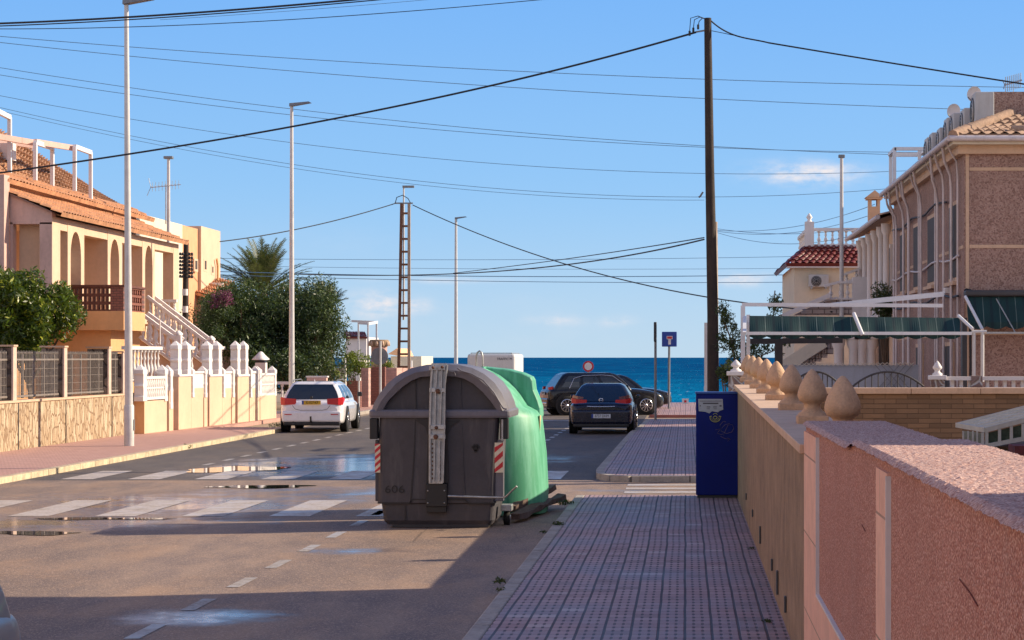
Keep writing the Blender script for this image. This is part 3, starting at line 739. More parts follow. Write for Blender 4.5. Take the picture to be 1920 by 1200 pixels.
def weed(px, py, label, z=SH, n=60, s=.035, r=.12):
    c = G(px, py, z); o = leaves([(c[0], c[1], z + r * .25)], [r], [n], s, squash=.3).build('weed', LEAF_VINE, origin=c, fix=False)
    tag(o, label, 'weed', 'weeds along the kerb'); return o
weed(1048, 985, 'dark weed tuft on the kerb just in front of the broken beams', r=.09, n=80, s=.022); weed(1060, 946, 'weed growing behind the broken beams at the pavement corner', r=.12, n=110, s=.025)
weed(935, 1092, 'larger weed tuft hanging over the kerb halfway down the pavement', r=.07, n=60, s=.02); weed(940, 1107, 'small weed between kerb and tiles nearest the camera', r=.05, n=30, s=.018); weed(1022, 1000, 'thin weed in the road gutter in front of the beams', z=0, r=.06, n=40, s=.02)
weed(1441, 1167, 'dry twig litter on the pavement by the foot of the garden wall', r=.05, n=40, s=.018); weed(1409, 1030, 'small dry weed at the foot of the tan garden wall', r=.05, n=40, s=.016)
weed(345, 842, 'weed in the gutter of the left kerb right of the tall lamp post', r=.2, n=120, z=0); weed(520, 803, 'green weed at the kerb end beside the white car', r=.3, n=160, z=.05); weed(150, 872, 'weed in the left kerb gutter near the photo edge', r=.12, n=60, z=.02)

# ------------------------------------------------------------------ blue post box
BB = mat('postbox_blue', (.001, .010, .15), .5, .12, 3, .05, 90, dirt=.15, dcol=(.01, .015, .06), spec=.2)
y0 = 30.35
bx0, bx1 = P(1305, 0, y0)[0], P(1385, 0, y0)[0]
box = thing('post_cabinet', 'tall dark blue postal relay cabinet with torn white notice at wall corner', 'post cabinet', ((bx0 + bx1) / 2, y0 + .25, SH))
bw = (bx1 - bx0) / 2; ztop = P(0, 735, y0)[2] - SH
MB().b(-bw, bw, -.25, .25, .04, ztop - .03).build('cabinet_body', BB, box, world=False, bevel=.008)
MB().b(-bw - .01, bw + .01, -.26, .26, ztop - .03, ztop).build('cabinet_roof', mat('roof_blue', (.02, .06, .24), .4, .1), box, world=False, bevel=.006)
MB().b(-bw + .02, bw - .02, -.22, .22, 0, .04).build('plinth', DARKMETAL, box, world=False)
def bxp(px, py): q = P(px, py, y0); return (q[0] - box.location.x, q[2] - SH)
npts = [(1309, 748), (1355, 748), (1356, 768), (1350, 770), (1346, 773), (1335, 771), (1330, 775), (1322, 772), (1310, 771)]
no = MB().prism([bxp(*q) for q in npts], -.2575, -.252).build('paper_notice', mat('notice_paper', (.42, .42, .45), .8, .1, 20), box, world=False)
ink = mat('notice_ink', (.06, .04, .05), .8, .1); mb = MB()
for (xa, xb, yy, hh) in ((1312, 1353, 752, .007), (1318, 1347, 756.2, .016), (1325, 1332, 763, .010), (1337, 1344, 763, .010), (1325, 1331, 766.5, .007), (1338, 1344, 766.5, .007), (1349, 1353, 761, .018), (1312, 1314, 761, .015)):
    a = bxp(xa, yy); b_ = bxp(xb, yy); mb.b(a[0], b_[0], -.2600, -.2576, a[1] - hh / 2, a[1] + hh / 2)
mb.build('notice_print', ink, no, world=False)
yel = mat('emblem_yellow', (.38, .34, .12), .6, .15, 20); a = bxp(1341, 783); mb = MB()
arc = lambda r, s0, s1, n=14: [(a[0] + r * math.cos(R(s0 + (s1 - s0) * i / n)), -.256, a[1] + r * .85 * math.sin(R(s0 + (s1 - s0) * i / n))) for i in range(n + 1)]
mb.tube(arc(.072, 175, 365), .007, 6); mb.tube(arc(.05, 180, 360), .004, 6); mb.tube(arc(.026, 0, 360, 18), .007, 6)
mb.tube([(a[0] - .08, -.256, a[1] + .01), (a[0] - .05, -.256, a[1] + .02)], .009, 6); mb.tube([(a[0] + .05, -.256, a[1] + .02), (a[0] + .085, -.256, a[1] + .012)], .009, 6)
mb.tube([(a[0] - .03, -.256, a[1] + .04), (a[0] - .02, -.256, a[1] + .055), (a[0], -.256, a[1] + .06), (a[0] + .02, -.256, a[1] + .055), (a[0] + .03, -.256, a[1] + .04)], .005, 6)
mb.build('horn_emblem', yel, box, world=False)
gf = [[(1341, 806), (1352, 804), (1347, 809), (1345, 812), (1352, 815), (1358, 813), (1357, 817)], [(1358, 812), (1365, 797), (1373, 796), (1376, 803), (1372, 810), (1362, 813), (1352, 808), (1350, 797), (1356, 790), (1361, 791)],
      [(1353, 803), (1360, 796), (1368, 794)], [(1351, 818), (1358, 822), (1370, 824), (1363, 820), (1369, 824), (1364, 827)]]
gm = mat('graffiti_line', (.17, .12, .17), .7, .2); mb = MB()
for g in gf: mb.tube([(bxp(*q)[0], -.251, bxp(*q)[1]) for q in g], .0032, 5)
mb.build('graffiti', gm, box, world=False)
MB().b(bw + .004, bw + .022, -.2, .2, .04, ztop - .05).build('side_strip', GALV, box, world=False)

# ------------------------------------------------------------------ near garden walls
YP = WX * F / 223  # end of the pink wall
def top_pink(Y):
    f = min(1, max(0, (9.7 - Y) / .5)); return 1.695 + f * f * (3 - 2 * f) * .035
pw = thing('pink_wall', 'pink pebbledash garden wall with salmon tiled pilasters in the right foreground', 'wall', (WX + .25, 8, SH))
XB = WX + .49
def wallrun(x0, x1, y0, y1, z0, zf, n=12):
    mb = MB(); ys = [y0 + (y1 - y0) * i / n for i in range(n + 1)]
    rings = [[(x0, y_, z0), (x1, y_, z0), (x1, y_, zf(y_)), (x0, y_, zf(y_))] for y_ in ys]
    return loft(rings)
wallrun(WX + .012, XB, 0.5, YP, 0, top_pink, 150).build('wall_core', PEB_PINK, pw)
yA0, yA1 = WX * F / 247, WX * F / 358; yB0 = WX * F / 379.
mb = MB()
def baseline(Y): return .775
wallrun(WX - .002, WX + .012, .5, YP + .001, 0, lambda Y: baseline(Y)).build('tile_skirting', SALTILE, pw)
wallrun(WX - .002, WX + .012, yA0, YP + .001, .775, lambda Y: top_pink(Y) - .045).build('tile_pilaster', SALTILE, pw)
wallrun(WX - .002, WX + .012, yB0, yA1, .775, lambda Y: top_pink(Y) - .05).build('tile_pilaster', SALTILE, pw)
WTR = mat('white_trim', (.72, .70, .68), .6, .06)
tr = MB(); tr.b(WX - .008, WX + .012, yA1 + .0, yA0, .775, .788); tr.b(WX - .008, WX + .012, yA0 - .012, yA0, .788, top_pink(yA0) - .04)
tr.b(WX - .008, WX + .012, .5, yB0, .775, .788); tr.b(WX - .008, WX + .012, yB0 - .012, yB0, .788, top_pink(yB0) - .06)
tr.build('white_edging', WTR, pw)
for pts in ([(1792, 1086), (1800, 1096), (1812, 1112), (1826, 1136)], [(1612, 984), (1618, 996)], ) :
    MB().tube([(WX + .009, PX(*q, WX)[1], PX(*q, WX)[2]) for q in pts], .002, 5).build('scratch', mat('scratch_dark', (.22, .05, .03), .9, .2), pw)
# gravelly rough top: displaced grid
ny, nx = 620, 40; ys = np.linspace(3.5, YP, ny); xs = np.linspace(WX - .012, XB, nx); vs = []
gz = rng.normal(size=(ny, nx)) * .0016; fs = []
for i in range(ny):
    for j in range(nx):
        edge = -.02 + .003 * math.sin(i * .31) * math.sin(i * .123) if j == 0 else (-.008 if j == 1 else 0)
        xj = xs[j] + (rng.normal() * .0015 if j in (0, 1) else 0)
        vs.append((xj, ys[i], top_pink(ys[i]) + .014 + gz[i, j] + edge))
fs = [(i * nx + j, i * nx + j + 1, (i + 1) * nx + j + 1, (i + 1) * nx + j) for i in range(ny - 1) for j in range(nx - 1)]
mb = MB(); mb.add(vs, fs); mb.build('gravel_coping', PEB_TOP, pw, fix=False)

tw = thing('tan_garden_wall', 'long tan textured garden wall with beige coping and cast stone finials', 'wall', (WX + .2, 22, SH))
YE = 30.9
def top_tan(Y): return 1.505 + (Y - 13.1) * .0078
wallrun(WX + .015, WX + .47, YP + .003, YE, 0, top_tan).build('wall_body', TANW, tw)
cop = MB(); yy = YP + .003
while yy < YE:
    y1_ = min(yy + .6, YE + .05)
    cop.add([(WX - .03, yy, top_tan(yy) + .002), (WX + .52, yy, top_tan(yy) + .002), (WX + .52, y1_ - .008, top_tan(y1_) + .002), (WX - .03, y1_ - .008, top_tan(y1_) + .002),
             (WX - .03, yy, top_tan(yy) + .06), (WX + .52, yy, top_tan(yy) + .06), (WX + .52, y1_ - .008, top_tan(y1_) + .06), (WX - .03, y1_ - .008, top_tan(y1_) + .06)],
            [(0, 3, 2, 1), (4, 5, 6, 7), (0, 1, 5, 4), (1, 2, 6, 5), (2, 3, 7, 6), (3, 0, 4, 7)])
    yy = y1_
cop.build('coping', COPING, tw, bevel=.006)
def finial():
    mb = MB(); mb.b(-.12, .12, -.12, .12, 0, .075)
    pr = [(.115, .075), (.108, .095), (.082, .115), (.064, .145), (.062, .175), (.074, .19), (.098, .205), (.112, .235), (.115, .265), (.108, .305), (.096, .345), (.079, .385), (.056, .43), (.032, .468), (.012, .49), (0, .493)]
    mb.lathe(pr, 18); return mb
fo = finial().build('finial', FINIAL, tw, world=False, bevel=.008)
fx = WX + .25; spots = []
for px in (1580, 1523, 1484, 1456, 1437, 1422.5, 1411, 1402): spots.append(fx * F / (px - CX))
for i, Yf in enumerate(spots):
    o = fo if i == 0 else dup(fo, parent=tw)
    o.location = Vector((fx, Yf, top_tan(Yf) + .055)) - tw.location; o.scale = (1, 1, .86)
for (px, py, wd, hh) in ((1424, 1003, .07, .17), (1456, 1092, .085, .19), (1446, 1059, .05, .1), (1471, 1133, .06, .12), (1410, 962, .05, .08), (1398, 931, .05, .08)):
    q = PX(px, py, WX); MB().b(WX - .004, WX + .013, q[1] - wd / 2, q[1] + wd / 2, q[2] - hh / 2, q[2] + hh / 2).build('wall_vent', mat('vent_grey', (.07, .075, .08), .5, .1), tw, bevel=.004)
cw = thing('split_stone_wall', 'brown split stone cross wall with sunlit beige coping behind the finials', 'wall', (4, YE, SH))
MB().b(WX + .48, 9.5, YE - .14, YE + .1, 0, 1.572).build('wall_body', SPLIT, cw)
mb = MB(); x = WX + .525
while x < 9.4: mb.b(x, min(x + .993, 9.5), YE - .19, YE + .15, 1.574, 1.66); x += 1.0
mb.build('coping', COPING, cw, bevel=.006)

# conservatory roof in the garden, dark red wall behind the pink wall
YS = 15.5
sh = thing('glazed_lean_to', 'small cream lean-to roof with glazed side panels in the garden behind the walls', 'lean-to', (2.6, YS + .6, .1))
def S(x, y, Y=YS): return P(x, y, Y)
LT = mat('cream_aluminium', (.62, .60, .52), .5, .1, 4, dirt=.35, dcol=(.3, .25, .15))
a0, a1 = S(1795, 797), S(1960, 756); b0, b1 = S(1850, 805), S(2000, 773)
mb = MB(); bk = .9
rq = [S(1795, 797, YS + .7), S(1848, 806), S(2060, 752), S(2060, 730, YS + .7)]; mb.add(rq, [(0, 1, 2, 3)]); mb.add([(v[0], v[1], v[2] - .02) for v in rq], [(0, 1, 2, 3)])
for k in range(1, 4):
    q0, q1 = Vector(rq[0]).lerp(Vector(rq[1]), k / 4), Vector(rq[3]).lerp(Vector(rq[2]), k / 4); mb.bar(q0, q1, .02, .03)
mb.bar(rq[0], rq[1], .03, .035); mb.bar(rq[1], rq[2], .03, .035); mb.bar(rq[0], rq[3], .03, .035)
mb.build('lean_to_roof', LT, sh)
mb = MB(); mb.bar(S(1806, 832), S(1850, 836), .03, .025); mb.bar(S(1850, 836), S(2060, 795), .03, .03)
for px in (1806, 1815, 1824, 1832): mb.bar(S(px, 808), S(px, 834), .012, .012)
for px, yt, yb in ((1842, 811, 836), (1850, 810, 836), (1874, 804, 831), (1896, 799, 827), (1918, 794, 823), (1942, 788, 818)): mb.bar(S(px, yt), S(px, yb), .022, .02)
mb.build('lean_to_frame', LT, sh)
MB().add([S(1850, 812, YS + .02), S(2060, 762, YS + .02), S(2060, 794, YS + .02), S(1850, 835, YS + .02)], [(0, 1, 2, 3)]).build('glass_pane', mat('green_tinted_glass', (.05, .08, .05), .2, .3, 5, spec=.7), sh)
MB().add([S(1806, 808, YS + .02), S(1842, 812, YS + .02), S(1842, 835, YS + .02), S(1806, 832, YS + .02)], [(0, 1, 2, 3)]).build('louvre_panel', mat('louvre_cream', (.45, .42, .3), .6, .2, 8), sh)
MB().b(2.0, 3.6, YS + .05, YS + 1.2, .1, S(0, 838)[2]).build('lean_to_wall', SPLIT, sh)
rw = tag(MB().b(1.9, 6.5, 12.3, 12.55, .1, P(0, 836, 12.3)[2]).build('red_garden_wall', mat('wine_red_render', (.16, .035, .035), .8, .3, 6, .5, 60), origin=(4, 12.4, .1)), 'low wine red garden wall beyond the pink wall at the right edge', 'wall')
tag(rw)

# ------------------------------------------------------------------ street lamps, poles
def lamp(px, pyb, pyt, label, Y=None, r0=.10, r1=.05, arm=1, z0=SH, lean=0, headw=0):
    if Y is None: b_ = Vector(G(px, pyb, z0)); Y = b_.y
    else: b_ = Vector(((px - CX) * Y / F, Y, z0))
    H = P(0, pyt, Y)[2] - z0
    o = thing('street_lamp', label, 'street lamp', b_, group='street lamps along the road')
    MB().tube([(0, 0, 0), (lean * .5, 0, H * .5), (lean, 0, H)], r0, 12, r1).build('lamp_post', LAMPGREY, o, world=False)
    MB().lathe([(r0 * 1.15, 0), (r0 * 1.15, .9), (r0 * 1.0, .93)], 12).build('base_sleeve', LAMPGREY, o, world=False)
    MB().b(r0 * 1.1, r0 * 1.22, -.04, .04, .35, .6).build('service_hatch', GREYMETAL, o, world=False)
    if arm < .01:
        if headw: MB().b(lean - headw, lean + headw, -headw * .7, headw * .7, H, H + .09).build('lamp_head', GREYMETAL, o, world=False, bevel=.015)
        return o
    h = MB(); h.tube([(lean, 0, H - .05), (lean, 0, H + .02), (lean + .06 * arm, 0, H + .06)], r1 * .9, 8)
    h.add([(lean - .06, -.13, H), (lean + .62 * arm, -.1, H + .12), (lean + .62 * arm, .1, H + .12), (lean - .06, .13, H), (lean - .06, -.11, H + .1), (lean + .55 * arm, -.08, H + .16), (lean + .55 * arm, .08, H + .16), (lean - .06, .11, H + .1)],
          [(0, 3, 2, 1), (4, 5, 6, 7), (0, 1, 5, 4), (1, 2, 6, 5), (2, 3, 7, 6), (3, 0, 4, 7)])
    h.build('lamp_head', GREYMETAL, o, world=False)
    return o
lamp(242, 836, 9, 'tallest street lamp at the left beside the stone clad wall', lean=-.06)
lamp(547, None, 200, 'second street lamp rising behind the white estate car', Y=67.8)
lamp(855, None, 411, 'distant street lamp above the grey container, right of the lattice pole', Y=122, r0=.12, r1=.07)
lamp(1578, None, 296, 'pale lamp mast with flat head standing before the red roofed house', Y=60, arm=.0001, r0=.08, r1=.045, headw=.09)
o = lamp(316, None, 298, 'lamp mast with dark flat head behind the arcaded house roof', Y=72, arm=.0001, r0=.09, r1=.05, headw=.15)
lamp(1325, None, 605, 'slim white mast just left of the dark wooden pole', Y=80, arm=.0001, r0=.09, r1=.09)

def aerial(name, label, base, h, s=1.):
    o = thing(name, label, 'tv aerial', base)
    MB().tube([(0, 0, 0), (0, 0, h)], .02 * s, 6).build('mast', GALV, o, world=False)
    mb = MB(); mb.tube([(-.5 * s, 0, h - .12), (.5 * s, 0, h - .02)], .012, 6)
    for i in range(9):
        x = -.45 * s + i * .11 * s; mb.tube([(x, -.18 * s, h - .09 + i * .01), (x, .18 * s, h - .09 + i * .01)], .008, 5); mb.tube([(x, 0, h - .25 + i * .01), (x, 0, h + .05 + i * .01)], .008, 5)
    for k in (-1, 1): mb.tube([(-.5 * s, 0, h - .1), (-.6 * s, .1 * k, h - .1 + .3 * k * s)], .01, 5)
    mb.build('antenna_array', GALV, o, world=False)
    return o
aerial('tv_aerial', 'tv aerial on a mast beside the lamp mast behind the arcaded house', P(311, 420, 71), P(0, 345, 71)[2] - P(0, 420, 71)[2], 1.)
aerial('tv_aerial', 'tv aerial on the roof parapet at the top right corner', P(1900, 172, 43), .25, .35)

# wooden pole
YW = 41.5
pb = Vector((P(1338, 0, YW)[0], YW, SH)); wt = Vector(P(1327, 34, YW))
wp = thing('wooden_pole', 'tall dark wooden utility pole rising behind the blue cabinet', 'utility pole', pb)
MB().tube([pb, pb.lerp(wt, .33) + Vector((.02, 0, 0)), pb.lerp(wt, .66), wt], .125, 12, .07).build('pole_shaft', WOODP, wp)
mb = MB()
for k, (sx, ex, ey) in enumerate(((1324, 1293, 60), (1324, 1300, 54), (1325, 1309, 48))):
    mb.tube([P(sx, 36, YW), P((sx + ex) / 2, 30 + k * 2, YW - .1), P(ex + 2, 34 + k * 3, YW - .1), P(ex, ey, YW - .1)], .009, 6)
    mb.tube([P(ex, ey - 2, YW - .1), P(ex, ey + 7, YW - .1)], .022, 6)
mb.build('cable_loops', WIREM, wp)
MB().tube([P(1318, 360, YW), P(1313, 368, YW), P(1310, 370, YW)], .02, 6).build('cable_hook', GREYMETAL, wp)
MB().bar(P(1305, 60, YW), P(1322, 57, YW), .03, .03).build('tension_clamp', GREYMETAL, wp)
o = thing('wooden_pole', 'shorter sunlit wooden pole directly behind the tall dark pole', 'utility pole', (P(1342, 0, 92)[0], 92, SH))
MB().tube([o.location, P(1341, 416, 92)], .15, 10, .1).build('pole_shaft', CONCP, o)
o = thing('concrete_pole', 'dark pole with clustered insulators at the right end of the arcaded house', 'utility pole', (P(346, 0, 74)[0], 74, SH))
MB().tube([o.location, P(349, 450, 74)], .14, 10, .09).build('pole_shaft', WOODP, o)
mb = MB()
for k in range(7):
    y_ = 478 + k * 7; mb.tube([P(336, y_, 73.9), P(362, y_ + 1, 73.9)], .018, 6)
    for xx in (338, 343, 355, 360): mb.lathe([(.035, -.045), (.05, 0), (.03, .05)], 8, P(xx, y_ - 2, 73.9))
mb.build('insulators', DARKMETAL, o)
for yy in (548, 580): MB().tube([P(347, yy - 6, 73.8), P(347, yy + 6, 73.8)], .1, 10).build('white_band', WHITE, o)

# lattice pole with lamp on top
YL = 93
b_ = Vector((P(757, 0, YL)[0], YL, 0)); o = thing('lattice_pole', 'brown lattice pole with a small street lamp on its top', 'utility pole', b_)
for s in (-1, 1):
    MB().bar(P(757 + s * 10, 720, YL), P(760 + s * 7, 382, YL), .12, .12, (0, 1, 0)).build('pole_leg', RUSTSTEEL if s < 0 else CONCP, o)
    MB().bar((P(757 + s * 10.5, 720, YL)[0], YL, 0), P(757 + s * 10, 720, YL), .09, .12, (0, 1, 0)).build('pole_leg_foot', RUSTSTEEL, o)
mb = MB(); yy = 400
while yy < 700:
    mb.bar(P(750, yy, YL), P(768, yy, YL), .09, .1, (0, 1, 0)); yy += 24
mb.build('cross_pieces', RUSTSTEEL, o)
MB().tube([P(757, 600, YL + .1), P(757, 350, YL + .1)], .05, 8, .035).build('lamp_tube', LAMPGREY, o)
mb = MB(); a = P(755, 352, YL); mb.b(a[0], a[0] + .5, YL - .1, YL + .1, a[2], a[2] + .09); mb.build('lamp_head', GREYMETAL, o)
MB().tube([P(741, 381, YL), P(744, 370, YL), P(755, 366, YL), P(765, 372, YL), P(770, 381, YL)], .02, 6).build('cable_loop', WIREM, o)
MB().bar(P(740, 381, YL), P(774, 381, YL), .05, .06).build('cross_arm', GREYMETAL, o)

# ------------------------------------------------------------------ overhead wires
def wire(pts, Ya, Yb, r, m_, label, group='overhead wires crossing the sky'):
    xs = np.array([p_[0] for p_ in pts], float); ys_ = np.array([p_[1] for p_ in pts], float)
    n = 40; xx = np.linspace(xs[0], xs[-1], n)
    if len(pts) >= 3:
        deg = 2 if len(pts) < 5 else 3; co = np.polyfit(xs, ys_, deg); yy = np.polyval(co, xx)
    else: yy = np.interp(xx, xs, ys_)
    P3 = [P(a, b_, Ya + (Yb - Ya) * (a - xs[0]) / (xs[-1] - xs[0])) for a, b_ in zip(xx, yy)]
    o = MB().tube(P3, r, 5).build('overhead_wire', m_, origin=P3[0])
    return tag(o, label, 'wire', group)
wire([(-400, 30), (0, 70), (320, 92), (700, 119), (1330, 149), (1850, 163), (2100, 166)], 70, 70, .012, WIREB, 'highest of the long pale blue wires running across the sky')
wire([(-400, 30), (0, 80), (700, 145), (1330, 185), (1790, 205), (2100, 213)], 72, 72, .012, WIREB, 'second highest long pale wire, just under the highest one')
wire([(-400, 55), (0, 127), (700, 221), (1000, 251), (1330, 275), (1680, 289), (2000, 297)], 74, 74, .011, WIREB, 'upper wire of the middle pair passing the second lamp head')
wire([(-400, 70), (0, 139), (700, 233), (1100, 265), (1330, 277), (1650, 283), (2000, 284)], 75, 75, .011, WIREB, 'lower wire of the middle pair that merges behind the wooden pole')
wire([(-400, 95), (0, 178), (700, 286), (1000, 313), (1330, 326), (1690, 318), (2000, 300)], 77, 77, .010, WIREB, 'single thin wire between the middle and the lowest pair')
wire([(-400, 100), (0, 203), (700, 328), (1000, 358), (1330, 371), (1650, 355), (1900, 325)], 80, 80, .010, WIREB, 'upper wire of the lowest pale pair above the lattice pole')
wire([(-400, 105), (0, 208), (700, 336), (1000, 366), (1320, 375)], 80, 80, .009, WIREB, 'lower wire of the lowest pale pair ending at the wooden pole hook')
wire([(-200, 50), (0, 42), (240, 33), (550, 10), (720, -4), (900, -25), (1400, -75)], 34, 34, .017, WIREM, 'thick black cable across the top left corner', 'black cables in the top left corner')
wire([(-200, 54), (0, 47), (240, 38), (550, 14), (720, 0), (900, -20), (1400, -68)], 34.2, 34.2, .010, WIREM, 'thinner black cable hugging the thick one at top left', 'black cables in the top left corner')
wire([(-200, 52), (0, 53), (300, 49), (700, 27), (1010, 0), (1200, -20), (1600, -62)], 36, 36, .007, WIREM, 'fine dark cable below the black ones at the top left', 'black cables in the top left corner')
wire([(300, 37), (500, 24), (700, 8), (850, -5)], 36, 36, .004, WIREB, 'faint short wire beside the fine cable at the top left', 'black cables in the top left corner')
wire([(-300, 363), (0, 325), (240, 289), (545, 238), (780, 190), (1000, 144), (1305, 60)], 48, YW, .021, WIREM, 'heavy twisted black cable sloping up to the wooden pole top')
wire([(1331, 37), (1345, 49), (1365, 61), (1400, 72), (1440, 80)], YW, YW, .015, WIREM, 'short drooping cable end leaving the wooden pole top')
wire([(1440, 80), (1600, 107), (1760, 132), (1920, 158), (2100, 185)], YW, 40, .016, WIREM, 'black cable running from the wooden pole to the right hand roof')
wire([(1331, 57), (1370, 65), (1430, 78)], YW, YW, .007, WIREM, 'thin stay wire under the cable right of the pole top')
wire([(412, 453), (560, 429), (650, 408), (742, 381)], 86, YL, .022, WIREM, 'cable from the palm tree side up to the lattice pole')
wire([(774, 385), (900, 438), (1100, 508), (1320, 556), (1420, 570), (1560, 585)], YL, 60, .022, WIREM, 'cable dropping from the lattice pole towards the striped awning')
wire([(1320, 449), (1240, 467), (1100, 492), (900, 510), (700, 517), (560, 514)][::-1], 88, 44, .018, WIREM, 'sagging cable from the wooden pole across to the dark shrub')
wire([(1320, 446), (1200, 464), (1050, 488), (850, 512)][::-1], 80, 44, .013, WIREM, 'upper strand of the sagging cable at the wooden pole')
wire([(380, 484), (900, 487), (1490, 481)], 98, 98, .011, WIREB, 'topmost of the faint level wires low over the sea')
wire([(370, 497), (900, 504), (1490, 503)], 98, 98, .009, WIREB, 'faint level wire second from top low over the sea')
wire([(370, 508), (900, 518), (1490, 515)], 96, 96, .018, WIREB, 'darker level wire low over the sea')
wire([(370, 514), (900, 527), (1490, 529)], 96, 96, .014, WIREB, 'lowest of the level wires over the sea')
for i, (p_, lb) in enumerate((([(1345, 432), (1430, 432), (1540, 415), (1640, 383)], 'top wire of the fan between pole and chimney'), ([(1345, 434), (1450, 438), (1560, 425), (1640, 400)], 'middle wire of the fan between pole and chimney'),
                              ([(1345, 437), (1430, 452), (1520, 458), (1600, 440)], 'lowest wire of the fan between pole and chimney'), ([(1345, 430), (1420, 434), (1520, 440), (1600, 428)], 'fan wire that sags beside the white balustrade'))):
    wire(p_, 90, 62, .010, WIREB, lb, 'wires fanning out right of the wooden pole')

# ------------------------------------------------------------------ traffic signs
def sign_root(px, Y, label, z0=SH): return thing('traffic_sign', label, 'sign', (P(px, 0, Y)[0], Y, z0))
o = sign_root(1254, 83, 'blue square dead end sign on a grey post by the sea')
top = P(1255, 623, 83); MB().tube([(0, 0, 0), (top[0] - o.location.x, 0, top[2] - SH)], .045, 8).build('sign_post', GREYMETAL, o, world=False)
a = P(1241, 650, 82.9); b_ = P(1269, 622, 82.9); pl = MB().b(a[0], b_[0], 82.88, 82.92, a[2], b_[2]).build('sign_plate', BLUEP, o, bevel=.02)
a = P(1253, 646, 82.9); b_ = P(1258, 632, 82.9); MB().b(a[0], b_[0], 82.87, 82.88, a[2], b_[2]).build('road_symbol', WHITE, pl)
a = P(1250, 636, 82.9); b_ = P(1261, 630, 82.9); MB().b(a[0], b_[0], 82.862, 82.868, a[2], b_[2]).build('bar_outline', WHITE, pl)
a = P(1251, 635, 82.9); b_ = P(1260, 631, 82.9); MB().b(a[0], b_[0], 82.85, 82.86, a[2], b_[2]).build('red_bar', REDP, pl)
o = sign_root(1229, 68, 'sign seen edge on upon a thin grey post at the pavement end')
top = P(1228, 604, 68); MB().tube([(0, 0, 0), (0, 0, top[2] - SH)], .04, 8).build('sign_post', GREYMETAL, o, world=False)
a = P(1226, 641, 68); b_ = P(1231, 604, 68); MB().b(a[0], b_[0], 67.7, 68.3, a[2], b_[2]).build('sign_plate', DARKMETAL, o, bevel=.02)
o = sign_root(1103, 90, 'round white sign with red rim behind the dark hatchback')
c = P(1103, 687, 90); MB().tube([(0, 0, 0), (0, .03, c[2])], .04, 8).build('sign_post', GREYMETAL, o, world=False)
MB().lathe([(0, -.02), (.23, -.02), (.23, .02), (0, .02)], 24, c, 'Y', False).build('sign_plate', REDP, o); MB().lathe([(0, -.03), (.16, -.03), (.16, -.02)], 24, c, 'Y', False).build('white_disc', WHITE, o)
o = sign_root(1285, 92, 'tiny white notice board low on the seafront edge')
c = P(1285, 753, 92); MB().tube([(0, 0, 0), (0, 0, c[2])], .03, 6).build('sign_post', GREYMETAL, o, world=False)
MB().b(c[0] - .14, c[0] + .14, 91.96, 92, c[2] - .13, c[2] + .13).build('sign_plate', WHITE, o); MB().b(c[0] - .05, c[0] + .05, 91.95, 91.96, c[2] - .04, c[2] + .06).build('red_mark', REDP, o)
# sign seen from the back on the left
o = sign_root(713, 84, 'grey back of a round sign on a post before the round turret')
c = P(711, 668, 84); MB().tube([(0, 0, 0), (0, 0, c[2] + .5)], .05, 8).build('sign_post', LAMPGREY, o, world=False)
MB().lathe([(0, -.04), (.34, -.04), (.34, .0), (0, .0)], 20, (c[0], 84.1, c[2]), 'Y', False).build('sign_plate', GREYMETAL, o)

